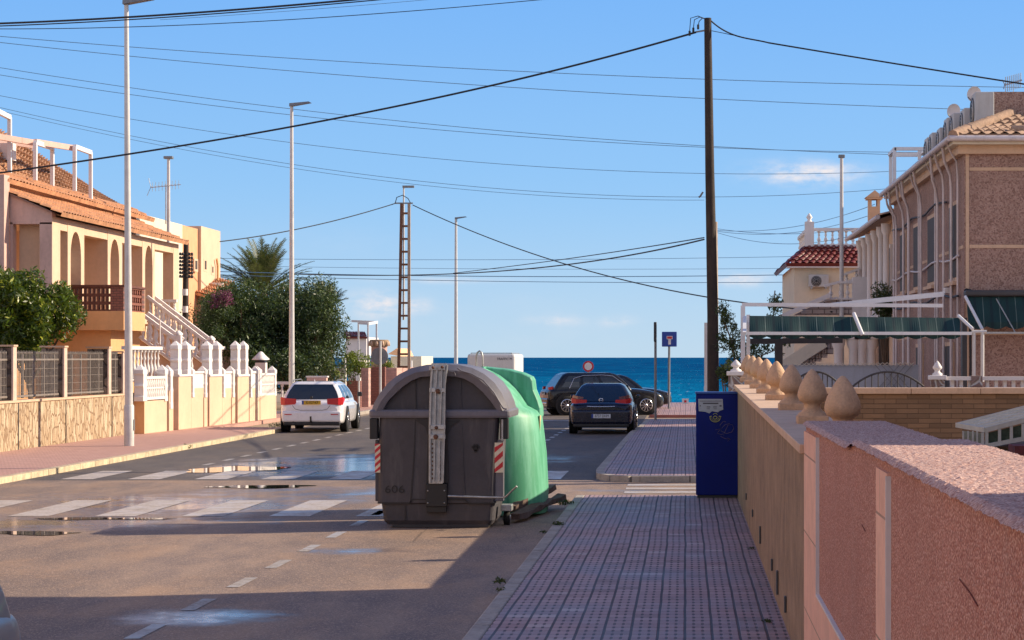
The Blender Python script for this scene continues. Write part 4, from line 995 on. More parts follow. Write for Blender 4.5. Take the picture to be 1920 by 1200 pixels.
# ------------------------------------------------------------------ cars
def car(name, label, loc, rz, L, W, H, paint, wheelbase, kind='estate', plate=None, group=None, rim=None, tail='wrap'):
    o = thing(name, label, 'car', loc, rz, group)
    hw = W / 2; zb = .2; belt = H * .62
    if kind == 'estate': cab = (.12, .5, L * .70, L * .56); rear_up = .05
    elif kind == 'suv': cab = (.18, .62, L * .72, L * .58); rear_up = .05
    else: cab = (.55, 1.25, L * .74, L * .56); rear_up = .02
    # lower body stations: y, half width factor, bottom z, shoulder z, top z
    def hood(y_):
        f = (y_ - cab[2]) / (L - cab[2]); return belt + .02 - .16 * max(0, f) ** 1.6 * H * .9
    st = [(0.0, .80, .34, belt * .80, belt * .86), (.05, .90, .26, belt * .92, belt * .97), (.16, .965, .22, belt * .98, belt), (.5, 1., .2, belt, belt + .01), (L * .35, 1., .2, belt, belt), (L * .6, 1., .2, belt * .98, belt),
          (cab[2], .99, .2, belt * .96, hood(cab[2])), (L * .85, .97, .2, belt * .90, hood(L * .85)), (L * .94, .92, .22, belt * .82, hood(L * .94)), (L * .985, .82, .26, belt * .72, hood(L * .985) - .03), (L, .7, .32, belt * .62, belt * .66)]
    rings = []
    for y_, wf, z0, zs, zt in st:
        w_ = hw * wf; zm = (z0 + zs) * .5
        half = [(w_ * .88, z0), (w_ * .97, z0 + .06), (w_ * 1., zm), (w_ * .985, zs - .06), (w_ * .93, zs), (w_ * .8, zt), (w_ * .35, zt + .015)]
        rings.append([(a, y_, z_) for a, z_ in half] + [(-a, y_, z_) for a, z_ in half[::-1]])
    body = loft(rings, True, True).build('car_body', paint, o, world=False)
    sb = body.modifiers.new('s', 'SUBSURF'); sb.levels = 2; sb.render_levels = 2
    # cabin
    wb = hw * .93; wt_ = hw * (.70 if kind == 'suv' else .64); zt = H - .03
    yb0, yt0, yb1, yt1 = cab[0], cab[1], cab[2], cab[3]
    def lerp3(a, b_, f): return tuple(a[i] + (b_[i] - a[i]) * f for i in range(3))
    cv = MB(); nst = 6; rg = []
    prof = [(yb0, belt - .04, wb), (yb0 + (yt0 - yb0) * .5, belt + (zt - belt) * .55, wb * .9), (yt0, zt - .03, wt_ * 1.03), (yt0 + .15, zt, wt_)]
    # cabin as loft of horizontal slices
    sl = []
    for f in (0, .2, .4, .6, .8, .93, 1.0):
        z_ = belt - .05 + (zt - belt + .05) * f; bulge = .05 * math.sin(f * math.pi)
        w_ = wb + (wt_ - wb) * f + bulge; ya = yb0 + (yt0 - yb0) * f - bulge * .6; yc = yb1 + (yt1 - yb1) * f + bulge
        if f == 1.0: w_ -= .08; ya += .12; yc -= .15; z_ += .02
        r_ = .12; pts = []
        for cx_, cy_, s0 in ((w_ - r_, yc - r_, 0), (-w_ + r_, yc - r_, 1), (-w_ + r_, ya + r_, 2), (w_ - r_, ya + r_, 3)):
            for i in range(4):
                an = math.pi / 2 * (s0 + i / 3); pts.append((cx_ + r_ * math.cos(an), cy_ + r_ * math.sin(an), z_))
        sl.append(pts)
    loft(sl, True, True).build('cabin', paint, o, world=False)
    def surf(f, side, g):
        # point on cabin plane, pushed a little proud; side 'rear','front','L','R'
        z_ = belt - .05 + (zt - belt + .05) * f; bulge = .05 * math.sin(f * math.pi); w_ = wb + (wt_ - wb) * f + bulge
        ya = yb0 + (yt0 - yb0) * f - bulge * .6; yc = yb1 + (yt1 - yb1) * f + bulge
        if side == 'rear': return (g * (w_ - .09), ya - .008, z_)
        if side == 'front': return (g * (w_ - .09), yc + .008, z_)
        s = 1 if side == 'R' else -1; return (s * (w_ + .007), ya + .14 + (yc - ya - .28) * g, z_)
    fs_ = [.16, .35, .55, .75, .90]
    gl = MB()
    for sd in ('rear', 'front'):
        A_ = [[surf(f, sd, g) for g in (-1, -.5, 0, .5, 1)] for f in fs_]
        mbg = MB()
        for r_ in range(len(fs_) - 1): mbg.strip(A_[r_], A_[r_ + 1], True)
        mbg.build('rear_window' if sd == 'rear' else 'windscreen', GLASS, o, world=False)
    for sd in ('L', 'R'):
        for g0, g1 in ((.03, .30), (.335, .62), (.655, .95)):
            mbg = MB()
            ff = [.17, .5, .84]
            if kind != 'coupe' or g0 > .2 or True:
                for r_ in range(2): mbg.strip([surf(ff[r_], sd, g0), surf(ff[r_], sd, g1)], [surf(ff[r_ + 1], sd, g0 + .02), surf(ff[r_ + 1], sd, g1 - .02)])
            mbg.build('side_window', GLASS, o, world=False)
    # wheels
    wr = .33 if kind != 'suv' else .36
    ya_ = (L - wheelbase) * .47; rimm = rim or CHROME
    for s in (-1, 1):
        for yw in (ya_, ya_ + wheelbase):
            MB().lathe([(0, -.02), (wr * 1.17, -.02), (wr * 1.17, .012), (0, .012)], 24, (s * (hw - .002), yw, wr + .02), 'X', False).build('wheel_arch', BLACKP, o, world=False)
            tz = MB().lathe([(wr * .62, -.11), (wr * .93, -.11), (wr, -.08), (wr, .08), (wr * .93, .11), (wr * .62, .11)], 28, (s * (hw - .085), yw, wr), 'X').build('wheel', RUBBER, o, world=False)
            mb = MB(); xo = s * (hw + .012)
            mb.lathe([(wr * .60, -.02), (wr * .66, -.02), (wr * .66, .02), (wr * .60, .02)], 24, (xo, yw, wr), 'X')
            mb.lathe([(0, -.01), (wr * .14, -.01), (wr * .14, .02), (0, .02)], 12, (xo, yw, wr), 'X')
            for k in range(10):
                a = 2 * math.pi * k / 10; mb.bar((xo, yw, wr), (xo, yw + wr * .62 * math.cos(a), wr + wr * .62 * math.sin(a)), .03, .03, (1, 0, 0))
            mb.build('rim', rimm, tz, world=False)
            MB().lathe([(0, 0), (wr * .62, 0)], 20, (s * (hw - .03), yw, wr), 'X').build('brake_disc', DARKMETAL, tz, world=False)
    # rear details
    yr = .03
    return o, dict(hw=hw, belt=belt, H=H, zt=zt, L=L)

def addlamps(o, z, h, xi, xo, W, deep=.35, y0=.0, mat_=None):
    for s in (-1, 1):
        mb = MB()
        a = [(s * xi, y0 - .005, z + .02), (s * xi, y0 - .005, z + h - .02), (s * (xo - .12), y0 + .0, z + h), (s * (xo - .12), y0, z)]
        b_ = [(s * (xo - .12), y0, z), (s * (xo - .12), y0, z + h), (s * (xo + .0), y0 + .10, z + h + .03), (s * xo, y0 + .10, z)]
        c_ = [(s * xo, y0 + .10, z), (s * xo, y0 + .10, z + h + .03), (s * (xo + .035), y0 + deep, z + h - .0), (s * (xo + .035), y0 + deep, z + h - .05)]
        mb.add(a + b_ + c_, [(0, 1, 2, 3), (4, 5, 6, 7), (8, 9, 10, 11)], True)
        # give the lens thickness back into the body
        mb.add([(p_[0] * .97, p_[1] + .04, p_[2]) for p_ in a + b_ + c_], [(0, 1, 2, 3), (4, 5, 6, 7), (8, 9, 10, 11)])
        mb.build('tail_light', mat_ or REDL, o, world=False)

CARW = mat('car_white_paint', (.82, .80, .82), .3, .02, 1, coat=1.)
CARB = mat('car_dark_blue_paint', (.004, .005, .02), .25, .1, 1, coat=.5, spec=.4)
CARK = mat('car_black_paint', (.004, .004, .006), .25, .1, 1, coat=.4, spec=.35)
CARS = mat('car_silver_paint', (.30, .31, .32), .45, .05, 1, metal=.1, coat=.2)
PLY = mat('yellow_plate', (.62, .36, .02), .4, .03, 5); PLW = mat('white_plate', (.62, .65, .68), .4, .03, 5)
def plate(o, s, z, m_, w_=.52, y_=-.03, euro=True, col=None):
    pl = MB().b(-w_ / 2, w_ / 2, y_ - .01, y_, z - .055, z + .055).build('number_plate', m_, o, world=False)
    if euro: MB().b(-w_ / 2, -w_ / 2 + .05, y_ - .013, y_ - .0105, z - .054, z + .054).build('euro_band', BLUEP, pl, world=False)
    text('plate_characters', s, .105, (.025, y_ - .012, z), BLACKP, pl, sx=.82)
# white estate
wl_ = Vector(G(584, 811.5, 0)); wc, d = car('parked_car', 'white estate car parked facing away beside the left kerb', wl_ + Vector((0, .0, 0)), R(2.6), 4.63, 1.81, 1.43, CARW, 2.81, 'estate')
addlamps(wc, .775, .19, .44, .86, 1.81, .24)
plate(wc, 'K-027-KF', .84, PLY)
mb = MB(); mb.b(-.78, .78, -.02, .25, .20, .30); mb.build('lower_bumper', BLACKP, wc, world=False, bevel=.03)
mb = MB(); mb.b(-.82, .82, -.045, .2, .30, .60); mb.build('rear_bumper', CARW, wc, world=False, bevel=.05, seg=3)
for s in (-1, 1): MB().b(s * .64 - .1, s * .64 + .1, -.055, -.04, .50, .525).build('bumper_reflector', REDL, wc, world=False)
MB().tube([(0, -.02, .30), (0, -.16, .32), (0, -.18, .46)], .025, 8).build('tow_bar', BLACKP, wc, world=False)
MB().tube([(-.5, -.05, .27), (-.5, .3, .27)], .045, 10).build('exhaust_pipe', DARKMETAL, wc, world=False)
mb = MB(); mb.tube([(-.52, -.048, .76), (-.44, -.05, .66), (-.3, -.05, .63), (.3, -.05, .63), (.44, -.05, .66), (.52, -.048, .76)], .006, 5); mb.build('boot_seam', DARKMETAL, wc, world=False)
MB().lathe([(0, -.015), (.04, -.015), (.04, .0)], 14, (0, -.0, .985), 'Y').build('round_badge', DARKMETAL, wc, world=False)
for s in (-1, 1):
    MB().tube([(s * .60, .75, 1.42), (s * .61, .9, 1.46), (s * .61, 2.4, 1.47), (s * .60, 2.6, 1.42)], .014, 6).build('roof_rail', GREYMETAL, wc, world=False)
    mb = MB(); mb.b(s * .93 - .0 * s, s * 1.07, 3.05, 3.18, .96, 1.09) if s > 0 else mb.b(-1.07, -.93, 3.05, 3.18, .96, 1.09); mb.build('wing_mirror', BLACKP, wc, world=False, bevel=.03)
MB().add([(-.02, .75, 1.42), (.02, .75, 1.42), (.0, .62, 1.50), (0, .85, 1.42)], [(0, 1, 2), (0, 2, 3), (1, 2, 3)]).build('roof_antenna', CARW, wc, world=False)

# dark blue hatchback/coupe
bl = Vector(G(1127, 814.5, 0)); bc, d = car('parked_car', 'dark blue coupe parked facing away beside the right hand pavement', bl, R(0), 4.4, 1.76, 1.38, CARB, 2.6, 'coupe')
addlamps(bc, .84, .12, .40, .80, 1.76, .3)
lowl = mat('tail_light_smoked', (.16, .05, .06), .15, .1, coat=1.)
addlamps(bc, .955, .085, .50, .76, 1.7, .3, .012, lowl)
plate(bc, '8737 DHM', .50, PLW, y_=-.06)
MB().b(-.80, .80, -.055, .22, .28, .66).build('rear_bumper', CARB, bc, world=False, bevel=.06, seg=3)
MB().b(-.75, .75, -.03, .3, .19, .3).build('lower_bumper', BLACKP, bc, world=False, bevel=.03)
MB().tube([(-.38, -.062, .765), (-.2, -.068, .755), (.2, -.068, .755), (.38, -.062, .765)], .013, 6).build('boot_trim', CHROME, bc, world=False)
MB().lathe([(.05, -.02), (.062, -.02), (.062, .0)], 16, (0, -.01, .93), 'Y').build('round_badge', CHROME, bc, world=False)
mb = MB(); mb.tube([(-.045, -.025, .93), (.045, -.025, .93)], .008, 5); mb.build('badge_bar', CHROME, bc, world=False)
for s in (-1, 1): MB().b(min(s * .88, s * 1.0), max(s * .88, s * 1.0), 3.0, 3.12, .92, 1.03).build('wing_mirror', CARB, bc, world=False, bevel=.03)

# black SUV seen from the side
sc_, d = car('parked_car', 'black off-roader turning side on beyond the dark blue coupe', (0, 0, 0), 0, 4.35, 1.80, 1.55, CARK, 2.95, 'suv')
th = R(16)  # heading from +X towards +Y ; local +y is forward
sc_.rotation_euler = (0, 0, -(math.pi / 2) + th); rear = P(1034, 775, 77.2); sc_.location = (rear[0] - .3, 77.6, 0)
addlamps(sc_, .90, .12, .40, .68, 1.8, .10, .07); plate(sc_, '4521 JKV', .80, PLW)
MB().b(-.8, .8, -.06, .2, .28, .62).build('rear_bumper', CARK, sc_, world=False, bevel=.05, seg=3)
MB().b(-.72, .72, -.09, .1, .40, .47).build('bumper_trim', CHROME, sc_, world=False, bevel=.02)
MB().tube([(.86, .75, .98), (.75, .95, 1.34), (.72, 1.3, 1.44), (.71, 2.0, 1.46), (.72, 2.4, 1.42), (.88, 3.0, .98)], .012, 6).build('window_trim', CHROME, sc_, world=False)
MB().b(.9, 1.04, 2.78, 2.92, .98, 1.10).build('wing_mirror', CARK, sc_, world=False, bevel=.03)
# second dark car behind it
s2, d = car('parked_car', 'dark saloon half hidden behind the black off-roader', (P(1060, 0, 84)[0], 84.2, 0), -(math.pi / 2) + R(6), 4.5, 1.78, 1.42, CARK, 2.7, 'coupe')
s2.scale = (1, .92, 1.)
for s in (-1, 1): MB().b(s * .62 - .16, s * .62 + .16, 4.28, 4.46, .62, .74).build('headlight', CHROME, s2, world=False, bevel=.03)
# silver car cut by the left frame edge
nc, d = car('parked_car', 'silver car cut off by the left edge of the photo', (-3.965, 10.25, 0), R(180), 4.3, 1.76, 1.5, CARS, 2.6, 'suv')
for s in (-1, 1): MB().b(min(s * .9, s * 1.08), max(s * .9, s * 1.08), 2.7, 2.86, .92, 1.1).build('wing_mirror', CARS, nc, world=False, bevel=.04)

# camper van by the sea
cv = thing('camper_van', 'white camper van roof showing above the grey container by the sea', 'camper van', (P(921, 0, 100)[0], 100, -.6))
CW_ = mat('camper_white', (.62, .62, .60), .45, .05, 2, dirt=.2)
hw_ = 1.12; MB().b(-hw_, hw_, 0, 5.2, .45, 2.86).build('camper_body', CW_, cv, world=False, bevel=.12, seg=3)
MB().b(-hw_ + .1, hw_ - .1, 5.15, 6.2, .4, 1.9).build('cab', CW_, cv, world=False, bevel=.2, seg=3)
MB().b(-.7, .7, -.012, -.002, 1.5, 2.1).build('rear_window', GLASS, cv, world=False)
text('camper_name', 'TRAFFIC M', .15, (.62, -.015, 2.62), DARKMETAL, cv)
mb = MB()
for s in (-1, 1): mb.tube([(s * .95, .1, 2.9), (s * .95, 4.5, 2.9)], .02, 6)
for y_ in (.1, 2.2, 4.5): mb.tube([(-.95, y_, 2.9), (.95, y_, 2.9)], .02, 6)
for s in (-1, 1):
    for y_ in (.1, 4.5): mb.tube([(s * .95, y_, 2.84), (s * .95, y_, 2.9)], .02, 6)
mb.build('roof_rack', GALV, cv, world=False)
for s in (-1, 1):
    for y_ in (.9, 5.2): MB().lathe([(0, -.1), (.3, -.1), (.34, -.06), (.34, .06), (.3, .1), (0, .1)], 20, (s * (hw_ - .12), y_, .34), 'X').build('wheel', RUBBER, cv, world=False)
    MB().b(s * .98 - .07, s * .98 + .07, -.014, -.003, .8, 1.1).build('tail_light', REDL, cv, world=False)

#PART2
# ------------------------------------------------------------------ houses right of the frame shading the street; cream ones added for bounce light
def plain_house(label, x0, x1, y0, y1, h, m_):
    o = thing('terraced_house', label, 'house', ((x0 + x1) / 2, (y0 + y1) / 2, 0))
    MB().b(x0, x1, y0, y1, 0, h).build('wall', m_, o)
    MB().b(x0 - .25, x1 + .25, y0 - .2, y1 + .2, h, h + .18).build('cornice', COPING, o)
    for zz in (1.2, 4.2):
        y = y0 + 1.2
        while y < y1 - 1.5:
            f = MB().b(x0 - .04, x0 + .02, y, y + 1.2, zz, zz + 1.3).build('window', WHITE, o); MB().b(x0 - .05, x0 - .041, y + .08, y + 1.12, zz + .08, zz + 1.22).build('pane', WINGLASS, f)
            y += 2.8
    tile_roof((x0 - .25, y0, h + .19), (x0 - .25, y1, h + .19), (x0 + 3, y1, h + .5), (x0 + 3, y0, h + .5), 20, 6).build('roof', SANDT, o)
    return o
plain_house('two storey terraced house right of the frame beside the near garden', 5.3, 13, 10.9, 21.3, 5.95, PEB_BROWN)
plain_house('two storey terraced house right of the camera', 5.3, 13, -8, 6.7, 5.95, PEB_BROWN)
plain_house('unseen cream terraced house added left of the frame to bounce warm light', -24, -16, 14, 33, 6.2, CREAM)
plain_house('unseen cream terraced house added left of the camera to bounce warm light', -24, -16, -12, 11, 6.2, CREAM)
plain_house('unseen cream terraced house added behind the camera to bounce light', -12, 4, -34, -26, 6.5, CREAM)

# ------------------------------------------------------------------ right hand brown pebbledash house
XS = 5.2
rh = thing('pebbledash_house', 'two storey brown pebbledash house with many downpipes on the right', 'house', (8.6, 46, 0))
Y1, Y2 = 39.8, 53.2; ZE = 6.05
def hb(mb, x0, x1, y0, y1, z0, z1): return mb.b(x0, x1, y0, y1, z0, z1)
MB().b(XS, 12, Y1, Y2, 0, ZE).build('wall', PEB_BROWN, rh)
# quoins / bands
bd = MB()
for yy in (317, 462, 625): z = P(0, yy, Y1)[2]; bd.b(XS + .1, 12, Y1 - .012, Y1 - .0, z - .03, z + .03)
for yy in (462, 625): z = P(0, yy, Y1)[2]; bd.b(XS - .012, XS, Y1 + .1, Y2, z - .03, z + .03)
bd.build('band_course', COPING, rh)
MB().b(XS + .03, XS + .09, Y1 - .014, Y1 + .0, .1, ZE).build('corner_strip', COPING, rh)
MB().b(XS - .25, 12.2, Y1 - .30, Y2, ZE, ZE + .09).build('soffit', PALECREAM, rh)
MB().b(XS - .12, 12, Y1 - .10, Y2 - .02, ZE - .16, ZE).build('cornice', COPING, rh)
gut = MB(); gut.tube([(XS - .32, Y1 - .36, ZE + .10), (12, Y1 - .36, ZE + .10)], .055, 8); gut.tube([(XS - .32, Y1 - .36, ZE + .10), (XS - .32, Y2, ZE + .10)], .055, 8); gut.build('gutter', PIPEM, rh)
rf = tile_roof((XS - .25, Y1 - .32, ZE + .13), (12.2, Y1 - .32, ZE + .13), (12.2, Y1 + 1.9, ZE + .75), (XS + 1.1, Y1 + 1.9, ZE + .75), 34, 7, .055).build('roof', SANDT, rh)
tile_roof((XS - .25, Y1 - .32, ZE + .13), (XS - .25, Y2, ZE + .13), (XS + 1.1, Y2, ZE + .75), (XS + 1.1, Y1 + 1.9, ZE + .75), 54, 5, .05).build('roof', SANDT, rh)
ridge = MB(); n = 10
for i in range(n):
    a = Vector((XS - .25, Y1 - .34, ZE + .16)).lerp(Vector((XS + 1.15, Y1 + 1.9, ZE + .80)), i / n); b_ = Vector((XS - .25, Y1 - .34, ZE + .16)).lerp(Vector((XS + 1.15, Y1 + 1.9, ZE + .80)), (i + 1.15) / n)
    ridge.tube([a, b_], .10, 8, .12)
ridge.build('hip_tiles', SANDT, rf); ridge = MB()
for i in range(26):
    x = XS + .9 + i * .24; ridge.tube([(x, Y1 - .34 + .45, ZE + .30), (x + .27, Y1 - .34 + .45, ZE + .30)], .085, 8, .1)
ridge.build('ridge_tiles', SANDT, rf)
MB().b(5.95, 12, 41.8, 48, ZE + .5, P(0, 172, 41.8)[2]).build('roof_parapet', PEB_BROWN, rh)
MB().b(XS + 1.1, 12, 41.7, Y2, ZE + .5, ZE + .72).build('flat_roof', CONC, rh)
# windows in side wall (dark shutters)
for (ya, yb, z0, z1) in ((40.6, 41.9, 3.55, 5.1), (44.1, 45.6, 3.6, 5.1), (47.2, 48.4, 3.6, 5.1), (50.1, 51.4, 3.6, 5.1), (41.2, 42.6, .8, 2.4), (46.5, 47.9, .8, 2.4)):
    f = MB().b(XS - .03, XS + .02, ya, yb, z0, z1).build('window', COPING, rh)
    sm_ = MB()
    MB().b(XS - .037, XS - .031, ya + .08, yb - .08, z0 + .08, z1 - .08).build('shutter', DARKROOM, f)
    MB().b(XS - .12, XS - .031, ya - .05, yb + .05, z0 - .07, z0 - .001).build('sill', COPING, f)
# pipes and cables on the side wall
pp = [(40.35, .05, .035, 5.9), (41.0, .09, .05, 5.7), (42.3, .08, .045, 5.8), (43.0, .12, .05, 5.5), (44.0, .05, .03, 5.9), (46.2, .10, .05, 5.7), (46.9, .07, .035, 5.8), (48.7, .10, .05, 5.6), (49.2, .06, .045, 5.7), (49.9, .10, .05, 5.6), (51.8, .08, .05, 5.6), (52.6, .06, .045, 5.7)]
for y_, off, r_, zt in pp:
    r_ *= .6
    MB().tube([(XS - off, y_, .1), (XS - off, y_, zt - .35), (XS - off - .02, y_ - .02, zt - .1), (XS - .20, y_ - .12, zt + .08), (XS - .24, y_ - .15, zt + .17), (XS - .30, y_ - .3, ZE + .1)], r_, 8).build('downpipe', PIPEM, rh)
for k, (y0_, y1_, zz) in enumerate(((40.2, 53, 4.02), (40.2, 53, 3.3), (42, 53, 5.2))):
    MB().tube([(XS - .06, y0_ + (y1_ - y0_) * i / 12, zz - .05 * math.sin(i * 1.3 + k)) for i in range(13)], .022, 6).build('wall_cable', WIREM if k else PIPEM, rh)
MB().b(XS - .16, XS - .01, 41.4, 41.7, 3.35, 3.45).build('wall_lamp', WHITE, rh)
cb_ = MB(); cb_.tube([P(1808, 545, 39.75), P(1812, 542, 39.75), P(1835, 549, 39.75), P(1880, 551, 39.75), P(1950, 556, 39.75)], .02, 6); cb_.tube([(XS + .1, 39.77, 3.3), (XS + .12, 39.77, 2.0), (XS + .1, 39.77, .1)], .02, 6); cb_.build('wall_cable', WIREM, rh)
MB().lathe([(0, -.04), (.07, -.04), (.07, 0)], 12, P(1823, 272, 39.78), 'Y').build('junction_knob', GREYMETAL, rh)

# air conditioners and dishes on its roof
AC_RZ = -math.pi / 2
def aircon(label, x, y, z, w_=.85, h=.62, dp=.32, rz=0, grp='air conditioners on the brown house roof'):
    o = thing('air_conditioner', label, 'air conditioner', (x, y, z), rz + AC_RZ, grp)
    ACM = mat('aircon_casing', (.50, .50, .49), .5, .06, 4, dirt=.35, dcol=(.3, .27, .23))
    MB().b(-w_ / 2, w_ / 2, -dp / 2, dp / 2, .04, h).build('casing', ACM, o, world=False, bevel=.02)
    g = MB().lathe([(0, -.012), (h * .37, -.012), (h * .39, .0)], 20, (-w_ * .12, -dp / 2 - .001, h * .52), 'Y').build('fan_grille', DARKMETAL, o, world=False)
    mb = MB()
    for r_ in (.12, .22, .32): mb.lathe([(h * r_, -.02), (h * (r_ + .02), -.02), (h * (r_ + .02), -.01)], 20, (-w_ * .12, -dp / 2 - .004, h * .52), 'Y')
    mb.build('guard_rings', ACM, g, world=False)
    for s in (-1, 1): MB().b(s * w_ * .35 - .03, s * w_ * .35 + .03, -dp / 2 - .03, dp / 2 + .03, -.02, .04).build('foot', GALV, o, world=False)
    return o
aircon('largest grey air conditioner on the brown house roof beside the parapet', 5.75, 41.3, 6.48, .7, .72, .36)
for i, (px, py, Yq, lb) in enumerate(((1818, 250, 42.6, 'air conditioner just behind the largest one on the brown house roof'), (1798, 252, 43.8, 'third air conditioner from the parapet along the roof edge'), (1786, 257, 45, 'fourth air conditioner from the parapet along the roof edge'),
                                   (1772, 266, 46.2, 'fifth air conditioner from the parapet along the roof edge'), (1757, 272, 47.6, 'tall paired unit near the far end of the roof edge'), (1748, 274, 49, 'last air conditioner at the far end of the brown roof'))):
    q = P(px, py, Yq); aircon(lb, q[0], Yq, 6.45, .6, .60 + .04 * (i % 3), .30)
def dish(label, x, y, z):
    o = thing('satellite_dish', label, 'satellite dish', (x, y, z), R(-35), 'satellite dishes on the brown house roof')
    MB().tube([(0, 0, 0), (0, 0, .35), (0, -.05, .45)], .02, 6).build('dish_pole', GALV, o, world=False)
    MB().lathe([(0, .03), (.08, .02), (.13, -.01), (.155, -.03)], 18, (0, -.06, .48), 'Y').build('dish', WHITE, o, world=False)
    MB().tube([(0, -.1, .3), (0, -.35, .4)], .01, 5).build('feed_arm', GALV, o, world=False)
dish('upper white satellite dish above the largest air conditioner', P(1833, 0, 41.4)[0], 41.6, P(0, 178, 41.4)[2] - .45)
dish('lower satellite dish above the row of roof air conditioners', P(1792, 0, 44)[0], 44, P(0, 212, 44)[2] - .45)
# white roof pergola further back
pr = thing('roof_pergola', 'white pergola frame on the roof at the far end of the brown house', 'pergola', (6, 52, ZE + .6))
for (a, b_) in ((P(1670, 350, 52.5), P(1670, 288, 52.5)), (P(1677, 345, 51), P(1677, 277, 51)), (P(1724, 300, 51.5), P(1724, 277, 51.5)), (P(1736, 280, 53), P(1736, 300, 53))):
    MB().bar(a, b_, .08, .08).build('post', WHITEMETAL, pr)
mb = MB(); mb.bar(P(1670, 290, 52.5), P(1724, 290, 52.5), .08, .10); mb.bar(P(1677, 279, 51), P(1740, 279, 51), .08, .08); mb.bar(P(1668, 290, 52.5), P(1679, 279, 51), .08, .08); mb.bar(P(1724, 290, 52.5), P(1740, 279, 51), .08, .08); mb.build('frame_beams', WHITEMETAL, pr)

# awnings
def stripes():
    m, t, p = base_mat('green_striped_canvas'); co = t.coord(); x, y, z = t.sep(co)
    c = t.mix(t.line(x, .30, .012), (.002, .034, .036), (.12, .17, .16)); c = t.mix(t.line(x, .30, .05, .5), c, (.0015, .020, .026))
    c = t.mix(t.ss(t.noise(co, 5, 4), .35, .7, 0, .4), c, (.003, .022, .026))
    t.put(p.inputs['Base Color'], c); p.inputs['Roughness'].default_value = .8; return m
CANV = stripes()
def canvas(p0, p1, q0, q1, scal=None, n=60):
    # top edge p0-p1, bottom edge q0-q1 with scallops
    mb = MB(); A = []; B = []; D = []
    p0, p1, q0, q1 = map(Vector, (p0, p1, q0, q1))
    for i in range(n + 1):
        f = i / n; A.append(p0.lerp(p1, f)); b_ = q0.lerp(q1, f); s = Vector((0, -.03 * math.sin(f * 40), 0)); B.append(b_ + s); D.append(b_ + s + Vector((0, 0, -(scal or 0) * (.6 + .4 * abs(math.sin(f * math.pi * (n / 8)))))))
    mb.strip(A, B); 
    if scal: mb.strip(B, D)
    return mb
YA = 37.2
aw = thing('terrace_awning', 'long green striped awning on a white steel frame across the terrace', 'awning', (2.9, YA, SH))
canvas(P(1405, 592, YA + .30), P(1800, 596, YA + .30), P(1405, 624, YA), P(1800, 624, YA), .11, 96).build('canvas', CANV, aw)
mb = MB(); mb.bar(P(1400, 625, YA - .03), P(1822, 625, YA - .03), .05, .055); mb.build('front_bar', WHITEMETAL, aw)
fr = MB()
for a, b_, w_ in ((P(1391, 571, 38.4), P(1768, 573, 38.4), .065), (P(1393, 573, 38.4), P(1393, 692, 38.4), .08), (P(1403, 590, 38.0), P(1403, 690, 38.0), .065)):
    MB().bar(a, b_, w_, w_).build('frame_bar', WHITEMETAL, aw)
MB().bar(P(1768, 552, 39.7), P(1560, 572, 38.4), .06, .08).build('frame_bar', WHITEMETAL, aw)
MB().bar(P(1768, 550, 39.7), P(1600, 566, 45), .06, .06).build('frame_bar', WHITEMETAL, aw)
MB().bar(P(1396, 595, 38.2), P(1396, 625, YA), .06, .05).build('folding_arm', WHITEMETAL, aw)
MB().tube([P(1601, 588, YA + .3), P(1614, 620, YA - .08), P(1617, 628, YA - .1)], .035, 8).build('folding_arm', WHITEMETAL, aw)
MB().tube([P(1797, 592, YA + .3), P(1824, 617, YA - .05)], .03, 8).build('folding_arm', WHITEMETAL, aw)
for px in (1826, 1842): MB().tube([P(px, 622, YA), P(px, 716, YA)], .032, 8).build('support_post', LAMPGREY, aw)
MB().tube([P(1822, 622, YA), P(1850, 622, YA)], .03, 8).build('support_link', LAMPGREY, aw)
MB().b(P(1803, 0, 38.5)[0], P(1812, 0, 38.5)[0], 38.4, 38.6, .1, P(0, 596, 38.5)[2]).build('end_post', DARKMETAL, aw)
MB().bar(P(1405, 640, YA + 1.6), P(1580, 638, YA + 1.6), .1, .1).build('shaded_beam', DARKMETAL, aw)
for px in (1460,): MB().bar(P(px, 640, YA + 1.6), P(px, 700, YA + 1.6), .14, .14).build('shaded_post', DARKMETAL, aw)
wa = thing('window_awning', 'dark green striped window awning with folding arm on the brown house front', 'awning', (7, Y1 - .2, 2.9))
MB().b(P(1806, 0, Y1)[0], 10.5, Y1 - .38, Y1 - .02, P(0, 556, Y1)[2], P(0, 545, Y1)[2]).build('cassette', mat('cassette_grey', (.05, .05, .055), .6, .15), wa, bevel=.03)
canvas(P(1812, 556, Y1 - .3), P(2100, 556, Y1 - .3), P(1815, 604, Y1 - .55), P(2100, 604, Y1 - .55), .13, 64).build('canvas', CANV, wa)
MB().tube([P(1810, 556, Y1 - .35), P(1842, 618, Y1 - 1.1)], .03, 8).build('folding_arm', WHITEMETAL, wa)
MB().tube([P(1868, 560, Y1 - .4), P(1904, 624, Y1 - .9)], .012, 6).build('stay_rod', GALV, wa)
MB().bar(P(1840, 624, Y1 - 1.0), P(2100, 624, Y1 - 1.0), .035, .035).build('front_bar', GALV, wa)

